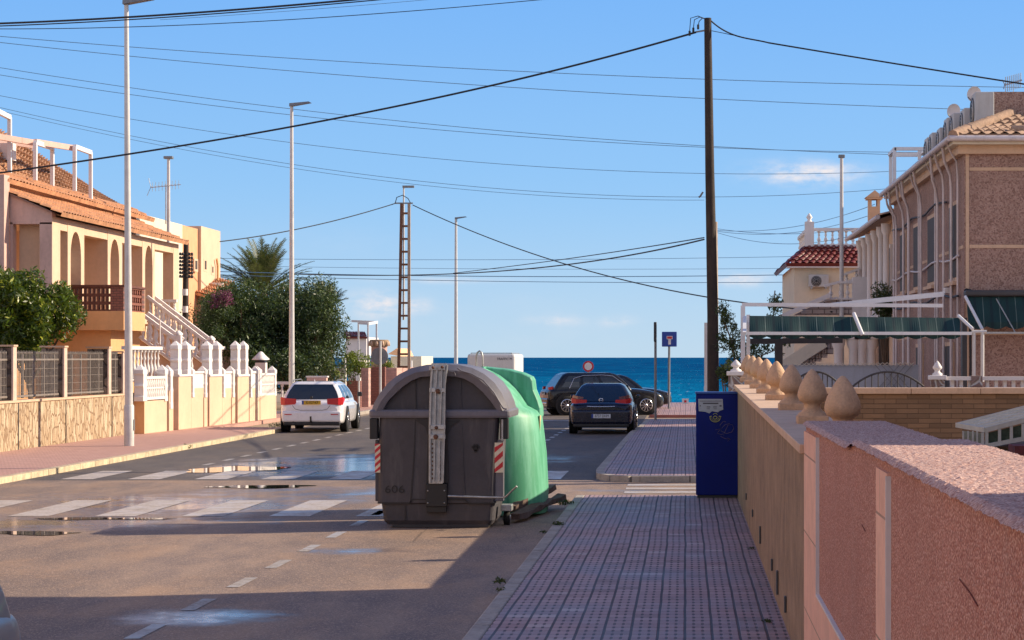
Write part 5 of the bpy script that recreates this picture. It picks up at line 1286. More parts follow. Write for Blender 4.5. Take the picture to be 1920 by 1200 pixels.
# garden boundary walls behind the cross wall
fw = thing('white_screen_fence', 'pale blue-white lattice screen with mesh top behind the terrace awning', 'fence', (3.5, 43, SH))
a, b_ = P(1462, 0, 43)[0], P(1722, 0, 43)[0]
MB().b(a, b_, 43, 43.05, .1, P(0, 684, 43)[2]).build('screen_panel', mat('screen_white', (.42, .45, .50), .7, .08, 3, dirt=.2), fw)
mb = MB(); k = 0; x = a
zt_, zb_ = P(0, 680, 43)[2], P(0, 686, 43)[2]
while x < b_ - .1: mb.bar((x, 42.97, zb_), (x + .09, 42.97, zt_), .012, .012); mb.bar((x + .09, 42.965, zb_), (x, 42.965, zt_), .012, .012); x += .09
mb.build('mesh_top', PALECREAM, fw)
mb = MB()
for (xa, xb) in ((1640, 1722),):
    X0, X1 = P(xa, 0, 43)[0], P(xb, 0, 43)[0]; x = X0
    while x < X1 - .5: mb.bar((x, 42.96, 1.4), (x + .5, 42.96, 1.95), .01, .01); mb.bar((x + .5, 42.955, 1.4), (x, 42.955, 1.95), .01, .01); x += .13
mb.build('lattice', GREYMETAL, fw)
for i, (xa, xb, lb) in enumerate(((1480, 1578, 'left arched iron railing above the cross wall'), (1598, 1732, 'right arched iron railing above the cross wall'))):
    YR = 33; o = thing('arched_railing', lb, 'railing', (P((xa + xb) / 2, 0, YR)[0], YR, 1.5), group='arched railings behind the cross wall')
    arcp = []; n = 20
    for k in range(n + 1):
        u = -1 + 2 * k / n; arcp.append(P((xa + xb) / 2 + u * (xb - xa) / 2, 697 + 28 * u * u, YR))
    MB().tube(arcp, .018, 6).build('arch_bar', IRON, o)
    for k in range(1, 11):
        u = -1 + 2 * k / 11; MB().tube([P((xa + xb) / 2 + u * (xb - xa) / 2, 697 + 28 * u * u, YR), P((xa + xb) / 2 + u * (xb - xa) / 2, 745, YR)], .010, 5).build('upright', IRON, o)
# white pillar with finial and low baluster walls
def pillar(label, px0, px1, Yq, ytop, ycap):
    x0, x1 = P(px0, 0, Yq)[0], P(px1, 0, Yq)[0]; c_ = (x0 + x1) / 2; hw = (x1 - x0) / 2
    o = thing('garden_pillar', label, 'pillar', (c_, Yq, SH)); zc = P(0, ycap, Yq)[2]; zt2 = P(0, ytop, Yq)[2]
    MB().b(x0, x1, Yq - hw, Yq + hw, .1, zc).build('pillar_body', STONEPINK, o)
    MB().b(x0 - .03, x1 + .03, Yq - hw - .03, Yq + hw + .03, zc, zc + .07).build('cap', WHITE, o, bevel=.01)
    h = zt2 - zc - .07; r = hw * .75
    MB().lathe([(r, 0), (r, h * .12), (r * .55, h * .22), (r * .5, h * .34), (r * .9, h * .45), (r * .95, h * .55), (r * .5, h * .8), (r * .12, h * .97), (0, h)], 10, (c_, Yq, zc + .07)).build('finial', WHITE, o)
    return o
pillar('stone pillar with white finial just before the awning end', 1745, 1770, 34, 676, 712)
pillar('stone pillar with white finial at the wall corner beside the wooden pole', 1366, 1394, 36, 674, 704)
bw_ = thing('white_baluster_wall', 'low white balustrade with stone piers right of the finial pillar', 'balustrade', (7, 34, SH))
Yb = 34.2; x0 = P(1774, 0, Yb)[0]
MB().b(x0, 10, Yb - .12, Yb + .12, P(0, 713, Yb)[2], P(0, 706, Yb)[2]).build('hand_rail', WHITE, bw_)
MB().b(x0, 10, Yb - .08, Yb + .08, .1, P(0, 726, Yb)[2]).build('plinth', WHITE, bw_)
for px in (1828,): MB().b(P(px - 9, 0, Yb)[0], P(px + 12, 0, Yb)[0], Yb - .125, Yb + .125, .1, P(0, 706, Yb)[2] + .01).build('stone_pier', STONEPINK, bw_)
x = x0 + .1
while x < 9:
    mb = MB(); mb.bar((x, Yb, P(0, 726, Yb)[2]), (x, Yb, P(0, 713, Yb)[2]), .05, .09); mb.build('baluster', WHITE, bw_); x += .14

# ------------------------------------------------------------------ second right house, columns, and house with red roof
h2 = thing('cream_house', 'cream house with white columns and chimney beyond the brown house', 'house', (7, 58, 0))
MB().b(XS + .1, 11, 53.25, 63, 0, 5.6).build('wall', CREAM, h2)
tile_roof((XS - .35, 53.2, 5.62), (XS - .35, 63.2, 5.62), (XS + 1.6, 63.2, 6.25), (XS + 1.6, 53.2, 6.25), 34, 6).build('roof', SANDT, h2)
MB().tube([(XS - .4, 53.2, 5.6), (XS - .4, 63.2, 5.6)], .06, 8).build('gutter', PIPEM, h2)
for y_ in (54.2, 55.6, 57.3, 59, 60.6, 62.2):
    MB().lathe([(.13, 3.1), (.13, 3.2), (.08, 3.25), (.075, 5.2), (.12, 5.3), (.13, 5.5)], 12, (XS - .1, y_, 0)).build('column', WHITE, h2)
for ya, yb in ((54.5, 55.4), (56.0, 57.0), (59.3, 60.3), (61, 61.9)):
    f = MB().b(XS + .03, XS + .095, ya, yb, 3.3, 5.0).build('window', WHITE, h2); MB().b(XS + .02, XS + .029, ya + .07, yb - .07, 3.4, 4.9).build('pane', WINGLASS, f)
MB().b(XS - .3, XS + .09, 53.3, 63, 2.95, 3.1).build('balcony_slab', WHITE, h2)
ch = MB(); q0, q1 = P(1628, 400, 60), P(1649, 380, 60); ch.b(q0[0], q1[0], 59.8, 60.2, 5.6, P(0, 388, 60)[2]); cho = ch.build('chimney', SALMON, h2)
mb = MB(); zz = P(0, 388, 60)[2]
for sx in (q0[0], q1[0] - .08): mb.b(sx, sx + .08, 59.8, 60.2, zz, zz + .2)
mb.b(q0[0] - .06, q1[0] + .06, 59.72, 60.28, zz + .2, zz + .25); mb.prism([(q0[0] - .1, zz + .25), (q1[0] + .1, zz + .25), ((q0[0] + q1[0]) / 2, zz + .45)], 59.7, 60.3)
mb.build('chimney_cap', SALMON, cho)
mb = MB(); mb.b(P(1652, 0, 57)[0], P(1675, 0, 57)[0], 56, 57, 5.9, P(0, 405, 57)[2]); mb.build('roof_box', WHITE, h2)

h3 = thing('red_roofed_house', 'cream house with red tiled roof skirt and white balustraded roof terrace', 'house', (4.6, 68, 0))
Y3 = 66
xa, xb = P(1489, 0, Y3)[0], P(1625, 0, Y3)[0]; ze = P(0, 497, Y3)[2]; zr = P(0, 460, Y3)[2]
MB().b(xa, xb + 3, Y3, Y3 + 8, 0, ze).build('wall', PALECREAM, h3)
tile_roof((xa - .25, Y3 - .3, ze), (xb + 3, Y3 - .3, ze), (xb + 3, Y3 + .8, zr), (xa + .45, Y3 + .8, zr), 26, 6, .06).build('roof', REDT, h3)
tile_roof((xa - .25, Y3 - .3, ze), (xa - .25, Y3 + 8, ze), (xa + .45, Y3 + 8, zr), (xa + .45, Y3 + .8, zr), 36, 6, .06).build('roof', REDT, h3)
MB().b(xa - .22, xb + 3, Y3 - .27, Y3 + .1, ze - .09, ze - .01).build('eave_board', WHITE, h3)
rb = thing('roof_balustrade', 'white balustrade around the terrace on top of the red tiled roof', 'balustrade', (xa + .5, Y3 + .8, zr))
balustrade(rb, (xa + .5, Y3 + .85, zr), (xb + .6, Y3 + .85, zr), P(0, 428, Y3 + .8)[2] - zr, WHITE, .2, .1)
balustrade(rb, (xa + .5, Y3 + .85, zr), (xa + .5, Y3 + 6, zr), P(0, 428, Y3 + .8)[2] - zr, WHITE, .25, .1)
MB().b(xa + .38, xa + .66, Y3 + .72, Y3 + .99, zr, zr + .78).build('corner_post', WHITE, rb)
MB().lathe([(.10, 0), (.05, .06), (.10, .14), (.04, .24), (0, .28)], 10, (xa + .52, Y3 + .85, zr + .78)).build('post_finial', WHITE, rb)
q = P(1534, 541, Y3); AC_RZ = 0; aircon('white air conditioner on the cream wall under the red roof', q[0], Y3 - .2, q[2], .62, .42, .25, 0, None)
# outside stair with white balusters
stn = thing('outside_staircase', 'white balustraded outside stair climbing to the cream house on the right', 'staircase', (4.6, 60, SH))
YQ = 60
def W(x, y, Y=YQ): return P(x, y, Y)
balustrade(stn, W(1545, 566), W(1570, 560), .48, WHITE, .2, .07)
balustrade(stn, W(1570, 562), W(1608, 562), .52, WHITE, .16, .07)
MB().b(W(1598, 0)[0], W(1625, 0)[0], YQ - .1, YQ + .1, 0, W(0, 520)[2]).build('newel_wall', WHITE, stn)
balustrade(stn, W(1578, 534, 62), W(1615, 520, 62), .3, WHITE, .2, .07)
mb = MB()
A0, A1 = W(1460, 600), W(1560, 548)
mb.prism([(W(1490, 0)[0], W(0, 590)[2]), (W(1548, 0)[0], W(0, 562)[2]), (W(1620, 0)[0], W(0, 562)[2]), (W(1620, 0)[0], W(0, 590)[2])], YQ + .1, YQ + 1.0)
mb.build('landing_brickwork', WHITEBRICK, stn)
MB().bar(W(1455, 598, 59.8), W(1556, 553, 59.8), .2, .12).build('sloping_rail', WHITE, stn)
mb = MB()
for i in range(9):
    mb.b(W(1462 + i * 11, 0)[0], W(1475 + i * 11, 0)[0], YQ + .1, YQ + 1.1, W(0, 700 - i * 7)[2] - .3, W(0, 690 - i * 7)[2])
mb.build('steps', WHITEBRICK, stn)
MB().bar(W(1450, 700, 59.9), W(1545, 640, 59.9), .1, .35).build('stair_string', PALECREAM, stn)
for i, px in enumerate((1572, 1600, 1616, 1634)):
    o = thing('porch_column', ('leftmost white column', 'second white column', 'third white column', 'rightmost white column')[i] + ' under the stair landing behind the awning', 'column', (P(px, 0, 58.5)[0], 58.5, SH), group='white columns behind the awning')
    MB().lathe([(.2, 0), (.2, .12), (.13, .2), (.12, 2.2), (.18, 2.35), (.2, 2.5)], 14).build('column_shaft', WHITE, o, world=False)
    MB().b(-.22, .22, -.22, .22, 2.5, 2.62).build('capital', WHITE, o, world=False)
dr = tag(MB().b(P(1645, 0, 56)[0], P(1678, 0, 56)[0], 55.5, 55.6, .1, 2.6).build('dark_porch_wall', DARKROOM, origin=(P(1660, 0, 56)[0], 55.5, .1)), 'dark recessed porch wall behind the white columns', 'wall')

# ------------------------------------------------------------------ left arcaded house
FX = -16.7
Z0 = 3.15
ha = thing('arcaded_house', 'ochre two storey house with arched upper gallery and terracotta roof', 'house', (FX - 3, 63, 0))
def yx(px): return FX * F / (px - CX)
Ya0, Ya1 = yx(98), yx(335)
MB().b(-25, FX - 1.15, Ya0 - .3, Ya1 + .3, 0, Z0).build('ground_floor_wall', ORANGE, ha)
MB().b(-25, FX + .02, Ya0 - .35, Ya1 + .3, Z0 - .02, Z0 + .18).build('gallery_floor', CREAM, ha)
ZT = 5.82; ZL = 5.45; th_ = .34
fac = MB()
def pier(y0_, y1_): fac.b(FX - th_, FX, y0_, y1_, Z0 + .18, ZT)
def archpier(y0_, y1_, ya, yb, ztop):
    fac.b(FX - th_, FX, y0_, ya, Z0 + .18, ZT); fac.b(FX - th_, FX, yb, y1_, Z0 + .18, ZT)
    r = (yb - ya) / 2; c_ = (ya + yb) / 2; zs = ztop - r * 1.35; n = 12
    pts = [(c_ - r * math.cos(math.pi * i / n), zs + r * 1.35 * math.sin(math.pi * i / n)) for i in range(n + 1)]
    for (u0, v0), (u1, v1) in zip(pts[:-1], pts[1:]):
        fac.add([(FX, u0, v0), (FX, u1, v1), (FX, u1, ZT), (FX, u0, ZT), (FX - th_, u0, v0), (FX - th_, u1, v1), (FX - th_, u1, ZT), (FX - th_, u0, ZT)], [(0, 1, 2, 3), (4, 5, 6, 7), (0, 1, 5, 4)])
pier(yx(98), yx(113))
archpier(yx(127), yx(158), yx(132.5), yx(152), 5.54)
archpier(yx(202), yx(229), yx(207), yx(223.5), 5.56)
archpier(yx(267), yx(290), yx(272), yx(286), 5.58)
pier(yx(325), yx(335))
for a, b_ in ((113, 127), (158, 202), (229, 267), (290, 325)): fac.b(FX - th_, FX - .01, yx(a), yx(b_), 5.50, ZT - .001)
fac.build('arcade', CREAM, ha)
# cross piers behind each arch group, back wall, end gable
for px in (113, 202, 229, 290): MB().b(FX - 1.0, FX - th_, yx(px) - (.3 if px in (113, 229) else -.0), yx(px) + (.0 if px in (113, 229) else .3), Z0 + .18, ZT).build('gallery_pier', CREAM, ha)
MB().b(FX - 3.2, FX - 3.0, Ya0 - .3, Ya1 + .2, Z0, 7.0).build('gallery_back_wall', SALMON, ha)
MB().b(FX - 3.0, FX - .3, Ya0, Ya1, ZT - .02, ZT + .06).build('gallery_ceiling', CREAM, ha)
for ya in (yx(170), yx(240), yx(300)):
    f = MB().b(FX - 3.0, FX - 2.94, ya, ya + 1.0, Z0 + .2, 5.3).build('gallery_door', WOODDOOR, ha)
    f = MB().b(FX - 3.0, FX - 2.95, ya + 1.6, ya + 2.5, Z0 + 1.0, 5.2).build('window', WHITE, ha); MB().b(FX - 2.95, FX - 2.94, ya + 1.68, ya + 2.42, Z0 + 1.08, 5.12).build('pane', WINGLASS, f)
ye = Ya0
def ex(px): return (px - CX) * ye / F
def ez(py): return EYE - (py - CY) * ye / F
eg = MB()
eg.b(ex(75), FX - .002, ye - .02, ye + .3, Z0, ez(417)); eg.b(ex(19), ex(24), ye - .02, ye + .3, Z0, ez(417)); eg.b(ex(19), FX - .002, ye - .02, ye + .3, ez(420), ez(397))
eg.prism([(ex(19), ez(397)), (FX - .002, ez(397)), (ex(19), ez(362))], ye - .02, ye + .28)
eg.build('end_gable', PINKW, ha)
MB().b(ex(24), ex(75), ye + 2.6, ye + 2.7, Z0, ez(417)).build('side_room_wall', SALMON, ha)
f = MB().b(ex(24), ex(34), ye + 2.5, ye + 2.59, Z0, ez(450)).build('wooden_door', WOODDOOR, ha)
for a in (46, 62):
    f = MB().b(ex(a), ex(a + 13), ye + 2.5, ye + 2.58, ez(505), ez(455)).build('window', WHITE, ha); MB().b(ex(a + 2), ex(a + 11), ye + 2.49, ye + 2.499, ez(503), ez(457)).build('pane', WINGLASS, f)
MB().lathe([(0, -.03), (.17, -.03), (.17, .03), (0, .03)], 16, (ex(60), ye + 2.45, ez(440)), 'Y').build('wall_plate', WHITE, ha)
# roofs
tile_roof((FX + .28, Ya0 - .12, ZT + .05), (FX + .28, Ya1 + .15, ZT + .05), (FX - 1.45, Ya1 + .15, ZT + .78), (FX - 1.45, Ya0 - .12, ZT + .78), 56, 6, .06).build('gallery_roof', TERRA, ha)
MB().b(FX - 1.9, FX - 1.4, Ya0 - .05, Ya1 + 0, ZT + .3, ZT + .95).build('upper_wall', CREAM, ha)
tile_roof((FX - 1.1, Ya0 - .2, ZT + .92), (FX - 1.1, Ya1 + 1.2, ZT + .86), (FX - 1.95, Ya1 + 1.2, ZT + 1.28), (FX - 1.95, Ya0 - .2, ZT + 1.34), 56, 3, .06).build('upper_eave_roof', TERRA, ha)
tile_roof((FX - 2.1, Ya0 - 2, ZT + 1.2), (FX - 2.1, Ya1 + 1, ZT + 1.1), (FX - 2.6, Ya1 + 2, ZT + 1.45), (FX - 3.2, Ya0 + 5, 8.75), 50, 8, .09).build('main_roof', TERRAO, ha)
tile_roof((FX - 2.1, Ya0 - 2, ZT + 1.2), (FX - 2.2, Ya0 + 6, ZT + 1.2), (FX - 3.2, Ya0 + 5, 8.75), (FX - 3.6, Ya0 - 2, 8.95), 30, 8, .09).build('main_roof', TERRAO, ha)
MB().b(-24, ex(19), Ya0 - .5, Ya0 - .05, 0, ez(330)).build('party_wall', PINKW, ha)
# box balcony
Yb0 = 58.7; bx_ = P(232, 0, Yb0)[0]; yf = bx_ * F / (272 - CX)
zt_b = P(0, 534, Yb0)[2]; zm = P(0, 583, Yb0)[2]; zl = P(0, 619, Yb0)[2]
bal = MB().b(FX - .3, bx_, Yb0, yf, zl, zm).build('balcony_slab', ORANGE, ha)
lt = MB()
def lattice(mb, u0, u1, z0, z1, put, n, rows):
    du = (u1 - u0) / n; dz = (z1 - z0) / rows
    for i in range(n + 1): put(mb, u0 + du * i - .025, u0 + du * i + .025, z0, z1)
    for j in range(rows + 1): put(mb, u0, u1, z0 + dz * j - .03, z0 + dz * j + .03)
    for i in range(n):
        for j in range(rows):
            cu, cz = u0 + du * (i + .5), z0 + dz * (j + .5)
            put(mb, cu - du * .5, cu - du * .28, cz - .04, cz + .04); put(mb, cu + du * .28, cu + du * .5, cz - .04, cz + .04)
            put(mb, cu - .03, cu + .03, cz - dz * .5, cz - dz * .3); put(mb, cu - .03, cu + .03, cz + dz * .3, cz + dz * .5)
putY = lambda mb, a, b_, c_, d_: mb.b(a, b_, Yb0 + .02 + random.random() * .004, Yb0 + .14, c_, d_)
putX = lambda mb, a, b_, c_, d_: mb.b(bx_ - .14, bx_ - .02 - random.random() * .004, a, b_, c_, d_)
lattice(lt, FX - .2, bx_ - .35, zm, zt_b - .06, putY, 9, 3)
lt.build('lattice_parapet', BRBRICK, bal)
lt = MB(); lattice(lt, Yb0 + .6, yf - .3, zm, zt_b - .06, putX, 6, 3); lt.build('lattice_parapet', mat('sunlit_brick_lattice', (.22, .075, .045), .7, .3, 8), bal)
MB().b(bx_ - .36, bx_ - .01, Yb0 + .01, Yb0 + .55, zm, zt_b - .06).build('brick_pier', REDBRICK, bal); lt = MB(); lt.b(bx_ - .2, bx_ - .01, yf - .3, yf, zm, zt_b - .06); lt.build('brick_pier', REDBRICK, bal)
mb = MB(); mb.b(FX - .25, bx_ + .02, Yb0 - .02, Yb0 + .18, zt_b - .058, zt_b); mb.b(bx_ - .18, bx_ + .02, Yb0 + .185, yf + .02, zt_b - .058, zt_b); mb.build('parapet_cap', BRBRICK, bal)
MB().b(FX - 1.2, bx_ - .45, Yb0 + .35, yf - .1, 0, zl - .002).build('porch_wall', ORANGE, ha)
MB().b(FX - .9, FX - .3, Yb0 + .3, Yb0 + .349, .2, 2.2).build('ground_floor_door', DARKROOM, ha)
MB().b(bx_ - .449, bx_ - .43, Yb0 + 1.0, Yb0 + 1.7, .3, 2.15).build('ground_floor_door', DARKROOM, ha)

# white roof pergolas
def frame(label, pts_tall, Yq, depth=0):
    (xa_, ya_), (xb_, yb_), yb0 = pts_tall
    o = thing('pergola_frame', label, 'pergola', P(xa_, yb0, Yq), group='white pergola frames on the arcaded house roof')
    Y2_ = Yq + 2.5
    for px, py, Yy in ((xa_, ya_, Yq), (xb_, yb_, Y2_)):
        MB().bar(P(px, py, Yy), P(px, yb0 + (20 if px == xb_ else 0), Yy), .10, .10).build('post', WHITEMETAL, o)
    MB().bar(P(xa_, ya_, Yq), P(xb_, yb_, Y2_), .10, .13).build('beam', WHITEMETAL, o)
    return o
frame('leftmost tall white pergola frame on the arcaded house roof', ((-12, 205), (18, 220), 325), 57)
frame('middle white pergola frame on the arcaded house roof', ((66, 267), (98, 277), 338), 59.5)
frame('right hand white pergola frame on the arcaded house roof', ((140, 275), (170, 286), 358), 62.5)
o = thing('pergola_beam', 'brown timber beam linking the white pergola frames', 'beam', P(0, 255, 60))
MB().bar(P(-40, 250, 58), P(66, 268, 60), .1, .16).build('beam', PINKW, o); MB().bar(P(66, 266, 60), P(140, 278, 63), .1, .16).build('beam', PINKW, o)
MB().bar(P(-20, 262, 60), P(60, 275, 61), .08, .1).build('beam', PINKW, o)
o = tag(MB().b(P(-30, 0, 60)[0], P(24, 0, 60)[0], 60, 60.3, P(0, 300, 60)[2], P(0, 268, 60)[2]).build('roof_tank_wall', WHITE, origin=P(0, 300, 60)), 'white wall stub under the pergola beams at the left edge', 'wall')

# ------------------------------------------------------------------ left fence on stone wall
LX = -14.45
def ly(px): return LX * F / (px - CX)
fe = thing('railing_wall', 'stone slab clad boundary wall topped with iron railings and pale posts', 'fence', (LX, 50, SH))
Ye = ly(252) + .2
MB().b(LX - .30, LX, 43.5, Ye, SH, 1.12).build('wall_base', STONECLAD, fe)
for yy in (46.2, 49.75, 53.75): MB().b(LX, LX + .012, yy - .02, yy + .02, SH, 1.11).build('drain_joint', DARKMETAL, fe)
MB().b(LX - .33, LX + .03, 43.5, Ye, 1.121, 1.17).build('wall_cap', COPING, fe)
posts = [ly(-62), ly(28) - .05, ly(122), ly(205), ly(232), ly(250)]
for i, y_ in enumerate(posts):
    if i == 5: continue
    zt2 = 2.31 if i < 4 else 2.2
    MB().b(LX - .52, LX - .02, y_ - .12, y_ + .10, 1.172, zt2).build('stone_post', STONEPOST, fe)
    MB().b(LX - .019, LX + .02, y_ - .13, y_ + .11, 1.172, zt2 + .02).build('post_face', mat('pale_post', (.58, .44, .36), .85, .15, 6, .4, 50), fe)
    MB().b(LX - .55, LX + .04, y_ - .16, y_ + .14, zt2 + .021, zt2 + .06).build('post_cap', COPING, fe)
for y0_, y1_ in zip(posts[:-2], posts[1:-1]):
    a, b_ = y0_ + .12, y1_ - .14; gr = MB(); n = int((b_ - a) / .095)
    gr.b(LX - .14, LX - .10, a, b_, 1.23, 1.27); gr.b(LX - .14, LX - .10, a, b_, 2.03, 2.07)
    for i in range(n):
        yy = a + (i + .5) * (b_ - a) / n; r = .022 if i % 8 == 0 else .009
        gr.tube([(LX - .12, yy, 1.2), (LX - .12, yy, 2.25 if i % 2 else 2.17)], r, 5)
        gr.lathe([(.0, 2.25), (.02, 2.20), (.0, 2.15)], 5, (LX - .12, yy, 0))
    for k in range(0, 12, 3): gr.b(LX - .128, LX - .118, a, b_, 1.32 + k * .058, 1.328 + k * .058)
    g = gr.build('iron_railing', mat('sunlit_iron', (.20, .17, .15), .6, .3, 10), fe)  # bars paler than plain iron, sunlight put into their colour
# white ornate gates and panels (boundary skews slightly)
def wx(y_): return -14.12 + (y_ - 55.7) * (.67 / 14.2)
gw = thing('white_gate_wall', 'cream and white ornamental boundary wall with paired pillars and low gates', 'wall', (-13.8, 62, SH))
def ygate(px):
    y_ = 60.0
    for _ in range(20): y_ = wx(y_) * F / (px - CX)
    return y_
def seg(px0, px1, z0, z1, m_, name, th=.28, off=0, bev=0):
    y0_, y1_ = ygate(px0), ygate(px1); X0, X1 = wx(y0_) + off, wx(y1_) + off
    mb = MB(); vs = []
    for z in (z0, z1): vs += [(X0 - th, y0_, z), (X0, y0_, z), (X1, y1_, z), (X1 - th, y1_, z)]
    mb.add(vs, [(0, 3, 2, 1), (4, 5, 6, 7), (0, 1, 5, 4), (1, 2, 6, 5), (2, 3, 7, 6), (3, 0, 4, 7)]); return mb.build(name, m_, gw, bevel=bev)
def zpx(px, py): return P(px, py, ygate(px))[2]
def capped(px, w_, z0, zt2, name='white_post', th=.22):
    # ornamental post: shaft with waist and pointed cap
    y_ = ygate(px); X = wx(y_); mb = MB(); hw = w_ / 2
    prof = [(1.0, 0), (1.0, .12), (.8, .16), (.8, .35), (1.05, .42), (.8, .5), (.8, .72), (1.1, .76), (1.1, .86), (.05, 1.0)]
    rg = [[(X - th, y_ - hw * k, z0 + (zt2 - z0) * f), (X + .02 * k, y_ - hw * k, z0 + (zt2 - z0) * f), (X + .02 * k, y_ + hw * k, z0 + (zt2 - z0) * f), (X - th, y_ + hw * k, z0 + (zt2 - z0) * f)] for k, f in prof]
    rg[-1] = [(X - th / 2 - .01, y_, zt2), (X - th / 2 + .01, y_, zt2), (X - th / 2 + .01, y_ + .01, zt2), (X - th / 2 - .01, y_ + .01, zt2)]
    return loft(rg).build(name, WHITE, gw)
# first block: ochre end face and panel
seg(271, 313, SH, zpx(275, 752), CREAM, 'panel_base', .28, 0, .01)
y_ = ygate(271); MB().b(wx(y_) - .28, wx(y_) - .0, y_ - .03, y_ - .001, SH, zpx(271, 752)).build('end_face', ORANGE, gw)
def panel(px0, px1, ya_, yb_):
    z1_, z0_ = zpx(px0, ya_), zpx(px0, yb_)
    seg(px0, px1, z0_, z0_ + .07, WHITE, 'panel_rail', .2, .02); seg(px0, px1, z1_ - .07, z1_, WHITE, 'panel_rail', .2, .02); seg(px0, px1, (z0_ + z1_) / 2 - .02, (z0_ + z1_) / 2 + .02, WHITE, 'panel_rail', .1, .0)
    seg(px0, px1, z0_ + .05, z1_ - .05, WHITE, 'panel_screen', .04, -.08)
    y0_, y1_ = ygate(px0), ygate(px1); n = max(2, int((y1_ - y0_) / .16)); mb = MB()
    for i in range(n):
        yy = y0_ + (i + .5) * (y1_ - y0_) / n; mb.lathe([(.03, z0_ + .06), (.055, z0_ + (z1_ - z0_) * .3), (.025, (z0_ + z1_) / 2), (.055, z0_ + (z1_ - z0_) * .7), (.03, z1_ - .06)], 6, (wx(yy) - .03, yy, 0))
    mb.build('panel_spindles', WHITE, gw)
panel(274, 309, 706, 750)
capped(271, .42, zpx(271, 752), zpx(271, 684)); capped(311, .3, zpx(311, 752), zpx(311, 684))
MB().b(wx(ygate(271)) - .27, wx(ygate(271)) - .03, ygate(271) - .02, ygate(271) + .1, zpx(271, 751), zpx(271, 698)).build('side_lattice', PINKW, gw)
for px in (321,): capped(px, .3, SH + .6, zpx(px, 684)); seg(px - 4, px + 4, SH, SH + 1.1, CREAM, 'post_base', .25)
def tallpillar(pa, pb):
    seg(pa, pb, SH, zpx(pa, 706), CREAM, 'pillar_base', .32, .03, .01)
    seg(pa - .5, pb + .5, zpx(pa, 706), zpx(pa, 702), WHITE, 'pillar_ledge', .36, .06)
    for px in (pa + 3, pb - 3): capped(px, (ygate(pb) - ygate(pa)) * .34, zpx(px, 702), zpx(px, 639), 'pillar_top', .20)
tallpillar(333, 357); tallpillar(391, 415); tallpillar(444, 465)
for px in (362, 386, 420, 438, 471, 484): capped(px, .26, zpx(px, 745), zpx(px, 686)); seg(px - 3, px + 3, SH, zpx(px, 745), CREAM, 'post_base', .25)
for a, b_ in ((365, 384), (423, 436), (473, 482)):
    seg(a, b_, SH, zpx(a, 728), CREAM, 'gate_base', .16, -.03); seg(a, b_, zpx(a, 728), zpx(a, 700), WHITE, 'gate_top', .12, -.03)
    seg(a, b_, zpx(a, 700), zpx(a, 696), WHITE, 'gate_rail', .18, .0)
for a in (327, 388, 441): seg(a, a + 3, SH, SH + .25, mat('orange_step', (.55, .2, .08), .8, .1), 'step', .5, -.2)
seg(487, 517, SH, zpx(487, 742), CREAM, 'panel_base', .3, .02, .01); panel(490, 514, 700, 742)
capped(488, .34, zpx(488, 742), zpx(488, 686)); capped(516, .34, zpx(516, 742), zpx(516, 686))
# upper white balustrade running behind the pillars
ub = thing('front_balustrade', 'white balustrade running between the tall gate pillars at head height', 'balustrade', (-14.6, 62, 1.3))
for a, b_ in ((266, 330), (357, 391), (415, 445)):
    ya_, yb_ = ygate(a), ygate(b_); za = zpx(a, 700) if a > 300 else zpx(a, 692)
    balustrade(ub, (wx(ya_) - .45, ya_, 1.45), (wx(yb_) - .45, yb_, 1.45), zpx((a + b_) / 2, 650) - 1.45, WHITE, .30, .09)
MB().tube([P(300, 646, 61), P(300, 600, 61)], .02, 6).build('tie_rod', WHITE, ub)
# small white lantern-like pillar with dark cap
y_ = 71.5; o = thing('capped_pillar', 'short white pillar with pointed white cap behind the last gate panel', 'pillar', (P(489, 0, y_)[0], y_, SH))
MB().b(P(480, 0, y_)[0], P(499, 0, y_)[0], y_ - .15, y_ + .2, .1, P(0, 680, y_)[2]).build('pillar_body', WHITE, o)
MB().b(P(481, 0, y_)[0], P(498, 0, y_)[0], y_ - .14, y_ + .19, P(0, 680, y_)[2], P(0, 675, y_)[2]).build('dark_band', DARKMETAL, o)
c = P(489, 675, y_); MB().lathe([(.30, 0), (.30, .03), (.16, .16), (.06, .27), (0, .29)], 4, (c[0], c[1], c[2])).build('cap', WHITE, o)

# staircases of the arcaded house
def stair(label, a, b_, Yq, w_):
    a = P(*a, Yq); b_ = P(*b_, Yq)
    o = thing('outside_staircase', label, 'staircase', ((a[0] + b_[0]) / 2, Yq, SH), group='white staircases of the arcaded house')
    H_ = .78
    MB().prism([(a[0], a[2] - H_), (b_[0], b_[2] - H_), (b_[0], SH), (a[0], SH)], Yq + .02, Yq + .14).build('stair_side', CREAM, o)
    n = 10; mb = MB()
    for i in range(n):
        f = i / n; x0_ = a[0] + (b_[0] - a[0]) * f; x1_ = a[0] + (b_[0] - a[0]) * (f + 1 / n); z = a[2] + (b_[2] - a[2]) * (f + 1 / n) - H_
        mb.b(x0_, x1_ - .002, Yq + .15, Yq + w_, SH, z)
    mb.build('steps', mat('stair_terracotta', (.48, .28, .18), .8, .2, 5), o)
    for yy in (Yq, Yq + w_): balustrade(o, (a[0], yy, a[2] - H_ + .04), (b_[0], yy, b_[2] - H_ + .04), H_, WHITE, .17, .09)
    MB().b(b_[0] - .02, b_[0] + .16, Yq - .1, Yq + .1, SH, b_[2] + .12).build('newel_post', WHITE, o)
    mb = MB(); mb.lathe([(.13, 0), (.13, .05), (.02, .14), (0, .14)], 4, (b_[0] + .07, Yq, b_[2] + .12)); mb.build('newel_cap', WHITE, o)
    return o
stair('upper white staircase descending from the gallery end of the arcaded house', (276, 556), (392, 645), 66.5, 1.0)
stair('lower white staircase below the balcony of the arcaded house', (262, 586), (330, 636), 61.8, .9)
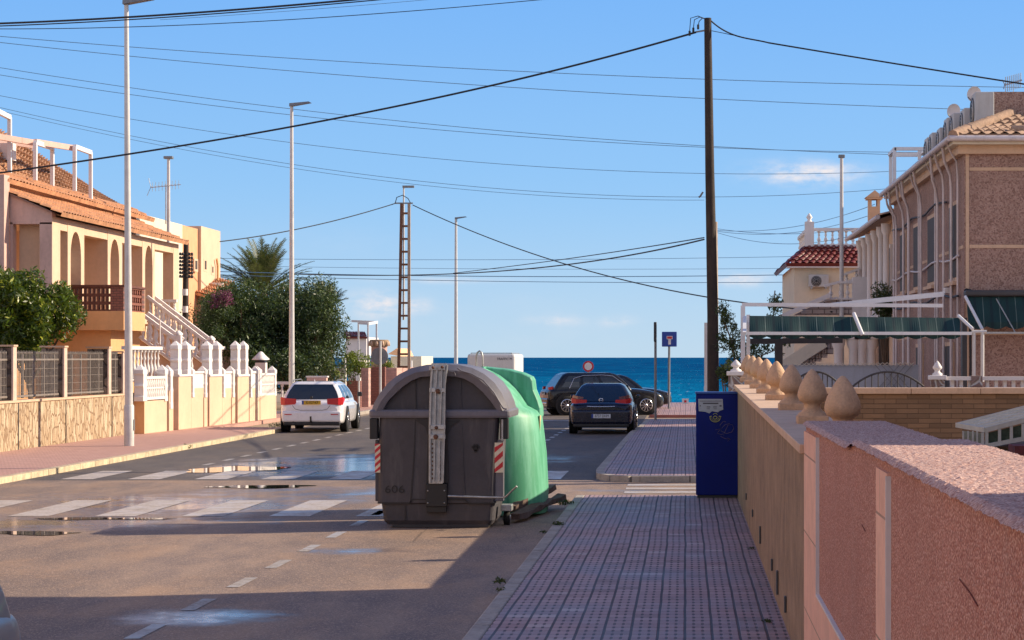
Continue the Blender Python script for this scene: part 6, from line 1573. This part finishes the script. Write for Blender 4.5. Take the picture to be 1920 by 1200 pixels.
o = thing('gallery_end_railing', 'white balustrade panel under the last opening of the gallery', 'balustrade', P(290, 590, 68.5))
balustrade(o, P(292, 590, 68.5), P(332, 590, 68.5), .48, WHITE, .17, .09)

# ------------------------------------------------------------------ block house behind (cream and salmon boxes)
hb_ = thing('box_house', 'flat topped cream and salmon house behind the arcaded house', 'house', (-19.5, 87, 0))
Yq = 84
BX = -20.1
def by(px): return BX * F / (px - CX)
MB().b(-28, BX, by(262), by(342), 0, 7.40).build('wall', PALECREAM, hb_)
MB().b(-28, BX - .12, by(342), by(376), 0, 7.42).build('salmon_wall', mat('orange_salmon_render', (.72, .36, .19), .85, .1), hb_)
MB().b(-28, BX, by(377), by(413), 0, 7.55).build('side_wall', CREAM, hb_)
for (a, b_, c_, d_) in ((364, 371, 486, 510), (382, 388, 486, 510), (396, 401, 497, 516)):
    f = MB().b(BX - .2, BX + .01, by(a), by(b_), P(0, d_, by(b_))[2], P(0, c_, by(b_))[2]).build('window', CREAM, hb_)
    MB().b(BX + .011, BX + .02, by(a) + .15, by(b_) - .15, P(0, d_, by(b_))[2] + .1, P(0, c_, by(b_))[2] - .08).build('shutter', DARKROOM, f)
MB().tube([(BX + .1, by(404), 5.2), (BX + .1, by(404), 6.0), (BX + .1, by(402), 6.3)], .05, 6).build('vent_pipe', ORANGE, hb_)
lr = thing('low_roofed_house', 'low house with long sloping clay roof between pole and palm', 'house', (-19.5, 91, 0))
tile_roof(P(356, 548, 88), P(452, 572, 88), P(440, 530, 92), P(352, 505, 92), 18, 6, .07).build('roof', TERRA, lr)
tile_roof(P(350, 512, 91.5), P(425, 534, 91.5), P(410, 522, 94), P(350, 500, 94), 12, 4, .07).build('roof', TERRAO, lr)
MB().b(P(345, 0, 89)[0], P(448, 0, 89)[0], 88.6, 95, 0, P(0, 572, 88.6)[2]).build('wall', mat('dark_grey_wall', (.10, .10, .10), .9, .1), lr)  # wall in one plain dark grey
MB().b(P(350, 0, 90.4)[0], P(420, 0, 90.4)[0], 90.2, 90.4, P(0, 540, 90.3)[2], P(0, 530, 90.3)[2]).build('fascia', WHITE, lr)

# ------------------------------------------------------------------ far left boundary pieces beyond the white car
def block(name, label, cat, px0, px1, py_top, Yq, m_, d=.3, group=None, z0=SH):
    x0_, x1_ = P(px0, 0, Yq)[0], P(px1, 0, Yq)[0]
    return tag(MB().b(x0_, x1_, Yq, Yq + d, z0, P(0, py_top, Yq)[2]).build(name, m_, origin=((x0_ + x1_) / 2, Yq, z0), bevel=.01), label, cat, group)
o = thing('white_rail_fence', 'low white balustrade in the shade left of the white car', 'balustrade', (P(535, 0, 76)[0], 76, SH))
balustrade(o, (P(519, 0, 76)[0], 76, SH), (P(600, 0, 76)[0], 76, SH), P(0, 716, 76)[2] - SH, WHITE, .32, .1)
block('garden_wall', 'pink wall with white cap behind the white car roof', 'wall', 575, 612, 708, 80, PINKW)
block('wall_cap', 'white coping slab on the pink wall behind the car roof', 'coping', 573, 614, 705, 80, WHITE, .34, z0=P(0, 708, 80)[2] + .002)
block('gate_pillar', 'sunlit cream gate pillar with small dark mark right of the car roof', 'pillar', 629, 646, 690, 84, PALECREAM, .5)
block('brick_gate', 'brown brick wall between the cream and pink pillars', 'wall', 648, 676, 714, 85, REDBRICK)
block('gate_pillar', 'tall pink brick pillar right of the yellow green bush', 'pillar', 677, 691, 690, 86, PINKBRICK, .6)
block('garden_wall', 'dark brick wall between the pink pillar and the sign post', 'wall', 692, 722, 688, 90, REDBRICK)
block('garden_wall', 'pale pink wall stretching towards the lattice pole', 'wall', 722, 744, 690, 91, PINKBRICK, 6)
block('gate_post', 'thin grey gate post beside the cream pillar', 'post', 645, 648, 672, 83.5, LAMPGREY, .12)
block('gate_post', 'white slim gate post beside the brown brick wall', 'post', 671, 674, 714, 84.5, LAMPGREY, .12)
# round turret with arched openings
o = thing('round_turret', 'round brick turret with little arched openings and flared top', 'turret', (P(711, 0, 96)[0], 96, 0))
c = o.location; zt3 = P(0, 637, 96)[2]; zt4 = P(0, 650, 96)[2]
MB().lathe([(.36, 0), (.36, zt4 - .35), (.36, zt4)], 20, (c[0], c[1], 0)).build('turret_shaft', PINKBRICK, o)
MB().lathe([(.38, zt4), (.42, zt4 + .12), (.44, zt3 - .05), (.40, zt3), (0, zt3)], 20, (c[0], c[1], 0)).build('turret_crown', mat('brown_crown', (.30, .20, .12), .85, .2, 5), o)
for i in range(10):
    a = 2 * math.pi * i / 10 + .2; p_ = (c[0] + .425 * math.cos(a), c[1] + .425 * math.sin(a))
    MB().lathe([(0, 0), (.06, 0), (.06, .14), (.04, .2), (0, .22)], 8, (p_[0], p_[1], zt4 + .03)).build('arched_opening', CREAM, o)
o = thing('roof_pergola', 'slender white pergola frame behind the dark shrub, open to the sky', 'pergola', (P(690, 0, 97)[0], 97, 0))
for px, py, Yy in ((672, 604, 99), (690, 607, 96), (706, 605, 98)): MB().bar(P(px, py, Yy), (P(px, 0, Yy)[0], Yy, .1), .07, .07).build('post', WHITEMETAL, o)
mb = MB(); mb.bar(P(660, 602, 99), P(707, 604, 98), .08, .1); mb.bar(P(672, 606, 96), P(690, 607, 96), .08, .1); mb.bar(P(690, 607, 96), P(707, 604, 98), .08, .12); mb.build('roof_beams', WHITEMETAL, o)
o = thing('distant_villa', 'distant white villa with red roof edge left of the turret', 'house', (P(670, 0, 125)[0], 128, 0))
MB().b(P(648, 0, 125)[0], P(687, 0, 125)[0], 125, 130, 2.2, P(0, 632, 125)[2]).build('wall', WHITE, o)
MB().b(P(648, 0, 125)[0], P(670, 0, 125)[0], 126, 130, 0, 2.3).build('wall', WHITE, o)
tile_roof(P(645, 633, 124.8), P(689, 633, 124.8), P(684, 624, 128), P(645, 622, 128), 14, 4, .08).build('roof', REDT, o)
o = thing('distant_villa', 'small distant cream villa with reddish gable beside the lattice pole', 'house', (P(740, 0, 130)[0], 132, 0))
MB().b(P(733, 0, 130)[0], P(790, 0, 130)[0], 130, 136, 0, P(0, 668, 130)[2]).build('wall', PALECREAM, o)
MB().prism([(P(728, 0, 130)[0], P(0, 664, 130)[2]), (P(752, 0, 130)[0], P(0, 668, 130)[2]), (P(745, 0, 130)[0], P(0, 653, 130)[2])], 129.8, 136).build('roof', SALMON, o)
MB().b(P(770, 0, 120)[0], P(772, 0, 120)[0], 120, 120.3, 0, P(0, 676, 120)[2]).build('fence_post', WHITE, o)
# inland ground cover behind left boundary
structure(MB().b(-26, -14.8, 43, 96, -.3, SH - .01), 'left_gardens', DIRT)
structure(MB().b(WX + .25, 14, 12, 31, -.3, SH - .02), 'right_gardens', DIRT)
structure(MB().b(2.2, 14, 36.0, 68.8, -.3, SH + .01), 'right_terrace', PAVL)

# ------------------------------------------------------------------ vegetation
b_ = P(55, 700, 51.5)
tree('citrus_tree', 'dense citrus tree with bright green leaves behind the iron railings at left', (b_[0], 51.5, SH), (P(45, 575, 51.5)[0], 51.5, P(0, 590, 51.5)[2]), 1.15, 1.3, 1.1, LEAF_CIT, BARK, 84, .22, .42, 420, .075, .09, 3)
tree('citrus_tree', 'second citrus crown filling the left edge behind the railings', (-17.1, 52.8, SH), (-17.0, 52.8, 3.05), 1.2, 1.2, 1.15, LEAF_CIT, BARK, 62, .25, .45, 420, .075, .09, 4)
tree('evergreen_tree', 'large dark evergreen tree behind the second lamp post', (P(560, 0, 84)[0], 84, SH), (P(568, 0, 84)[0], 84, P(0, 606, 84)[2]), 1.75, 2.0, 1.8, LEAF_DARK, BARK, 110, .35, .8, 680, .07, .16, 5, group=None)
tree('evergreen_shrub', 'dark shrub left of the large evergreen tree', (P(440, 0, 83)[0], 83, SH), (P(462, 0, 83)[0], 83, P(0, 605, 83)[2]), 1.7, 1.7, 1.6, LEAF_DARK, BARK, 90, .35, .7, 600, .07, .12, 6)
tree('evergreen_shrub', 'dark hedge mass low behind the balustrades and white car', (P(545, 0, 82)[0], 82, SH), (P(540, 0, 82)[0], 82, P(0, 690, 82)[2]), 2.3, 1.2, .75, LEAF_DARK, BARK, 46, .35, .6, 460, .07, .1, 7)
cs, rs = clumps(P(418, 562, 80.5), .5, .4, .32, 16, .12, .24, 8)
o = thing('bougainvillea', 'purple flowering bougainvillea over the dark shrub beside the pole', 'bush', P(418, 600, 80.5))
leaves(cs, rs, [int(110 * (r / .24) ** 2) for r in rs], .05).build('flowers', LEAF_PURP, o, fix=False)
cs, rs = clumps(P(400, 590, 80.8), 1.2, .6, .8, 26, .25, .45, 9)
leaves(cs, rs, [int(220 * (r / .45) ** 2) for r in rs], .06).build('foliage', LEAF_DARK, o, fix=False)
tree('yellow_green_bush', 'bright yellow green bush between the dark tree and pink pillar', (P(665, 0, 87)[0], 87, SH), (P(667, 0, 87)[0], 87, P(0, 682, 87)[2]), .5, .5, .5, LEAF_YEL, BARK, 20, .2, .35, 260, .06, .05, 10)
tree('yellow_green_bush', 'small yellowish bush just right of the car roof', (P(620, 0, 83)[0], 83, SH), (P(618, 0, 83)[0], 83, P(0, 695, 83)[2]), .35, .3, .3, LEAF_YEL, BARK, 10, .15, .25, 160, .05, .04, 11)
tree('small_green_bush', 'small green plants beneath the round sign and turret', (P(722, 0, 92)[0], 92, SH), (P(722, 0, 92)[0], 92, P(0, 684, 92)[2]), .45, .4, .12, LEAF_YEL, BARK, 10, .12, .22, 130, .05, .04, 12)
# palm
def palm(label, base, top, fr_len, n, seed):
    root = thing('palm_tree', label, 'palm', base); g = np.random.default_rng(seed)
    base = Vector(base); top = Vector(top)
    MB().tube([base, base.lerp(top, .5) + Vector((.05, 0, 0)), top], .28, 10, .24).build('trunk', BARK, root)
    for i in range(n):
        az_ = g.random() * 6.28; el_ = R(88 - 62 * (i / n) ** .9) ; L = fr_len * (.85 + .3 * g.random())
        d_ = Vector((math.cos(az_), math.sin(az_), 0)); pts = []; p_ = top.copy(); e = el_
        for k in range(10):
            pts.append(p_.copy()); p_ = p_ + (d_ * math.cos(e) + Vector((0, 0, math.sin(e)))) * L / 9; e -= R(1.5 + k * .55)
        mb = MB(); side = d_.cross(Vector((0, 0, 1)))
        mb.tube(pts, .025, 4, .008)
        vs = []; fs = []
        for k in range(1, 46):
            f = k / 46 * 9; j = int(f); q = pts[min(j, 9)].lerp(pts[min(j + 1, 9)], f - j); t_ = (pts[min(j + 1, 9)] - pts[j]).normalized() if j < 9 else (pts[9] - pts[8]).normalized()
            ll = .50 * math.sin(math.pi * min(1, .18 + .8 * k / 46)) + .06
            for s in (-1, 1):
                dd = (side * s * .75 + t_ * .75 + Vector((0, 0, .25 - .5 * g.random()))).normalized()
                w_ = t_ * .024; o_ = len(vs)
                vs += [q - w_, q + w_, q + dd * ll]; fs.append((o_, o_ + 1, o_ + 2))
        mb.add(vs, fs); mb.build('frond', LEAF_PALM, root, fix=False)
    return root
palm('palm tree with spiky upright fronds above the dark shrubs', (P(492, 0, 98)[0], 98, SH), P(492, 550, 98), 2.5, 62, 21)
o = palm('small palm crown peeping out right of the dark evergreen tree', (P(612, 0, 92)[0], 92, SH), P(610, 580, 92), 1.2, 16, 22)
# climbing plant beside the awning frame
cs = []; rs = []; g = np.random.default_rng(31); path = [(1352, 580), (1362, 597), (1375, 620), (1385, 640), (1370, 645), (1360, 600), (1395, 660), (1365, 690), (1358, 710), (1385, 690), (1440, 655), (1425, 670), (1450, 575), (1455, 560), (1470, 650), (1405, 675), (1415, 650), (1352, 640), (1430, 690), (1375, 665)]
for px, py in path:
    for k in range(3): q = P(px + g.normal() * 5, py + g.normal() * 7, 39.5); cs.append((q[0], 39.5 + g.normal() * .3, q[2])); rs.append(.07 + .08 * g.random())
o = thing('climbing_plant', 'straggly climbing plant around the left end of the awning frame', 'climbing plant', P(1385, 720, 39.5))
leaves(cs, rs, [70] * len(cs), .035).build('foliage', LEAF_VINE, o, fix=False)
st_ = MB(); st_.tube([P(1378, 735, 39.5), P(1380, 690, 39.4), P(1372, 640, 39.5), P(1352, 590, 39.6)], .014, 5); st_.tube([P(1380, 700, 39.5), P(1400, 650, 39.5), P(1450, 590, 39.4), P(1453, 545, 39.5)], .012, 5); st_.tube([P(1385, 710, 39.5), P(1420, 670, 39.5), P(1465, 652, 39.4)], .01, 5); st_.build('stems', BARK, o)
tree('potted_shrub', 'dark leafy shrub beside the brown house under the pergola', (P(1655, 0, 54)[0], 54, SH), (P(1655, 0, 54)[0], 54, P(0, 575, 54)[2]), .28, .3, .55, LEAF_VINE, BARK, 22, .14, .24, 150, .05, .04, 14)
tree('garden_bush', 'green bush at the foot of the wooden pole behind the corner pillar', (P(1366, 0, 37.5)[0], 37.5, SH), (P(1362, 0, 37.5)[0], 37.5, P(0, 700, 37.5)[2]), .16, .2, .22, LEAF_VINE, BARK, 10, .08, .14, 120, .035, .03, 15)
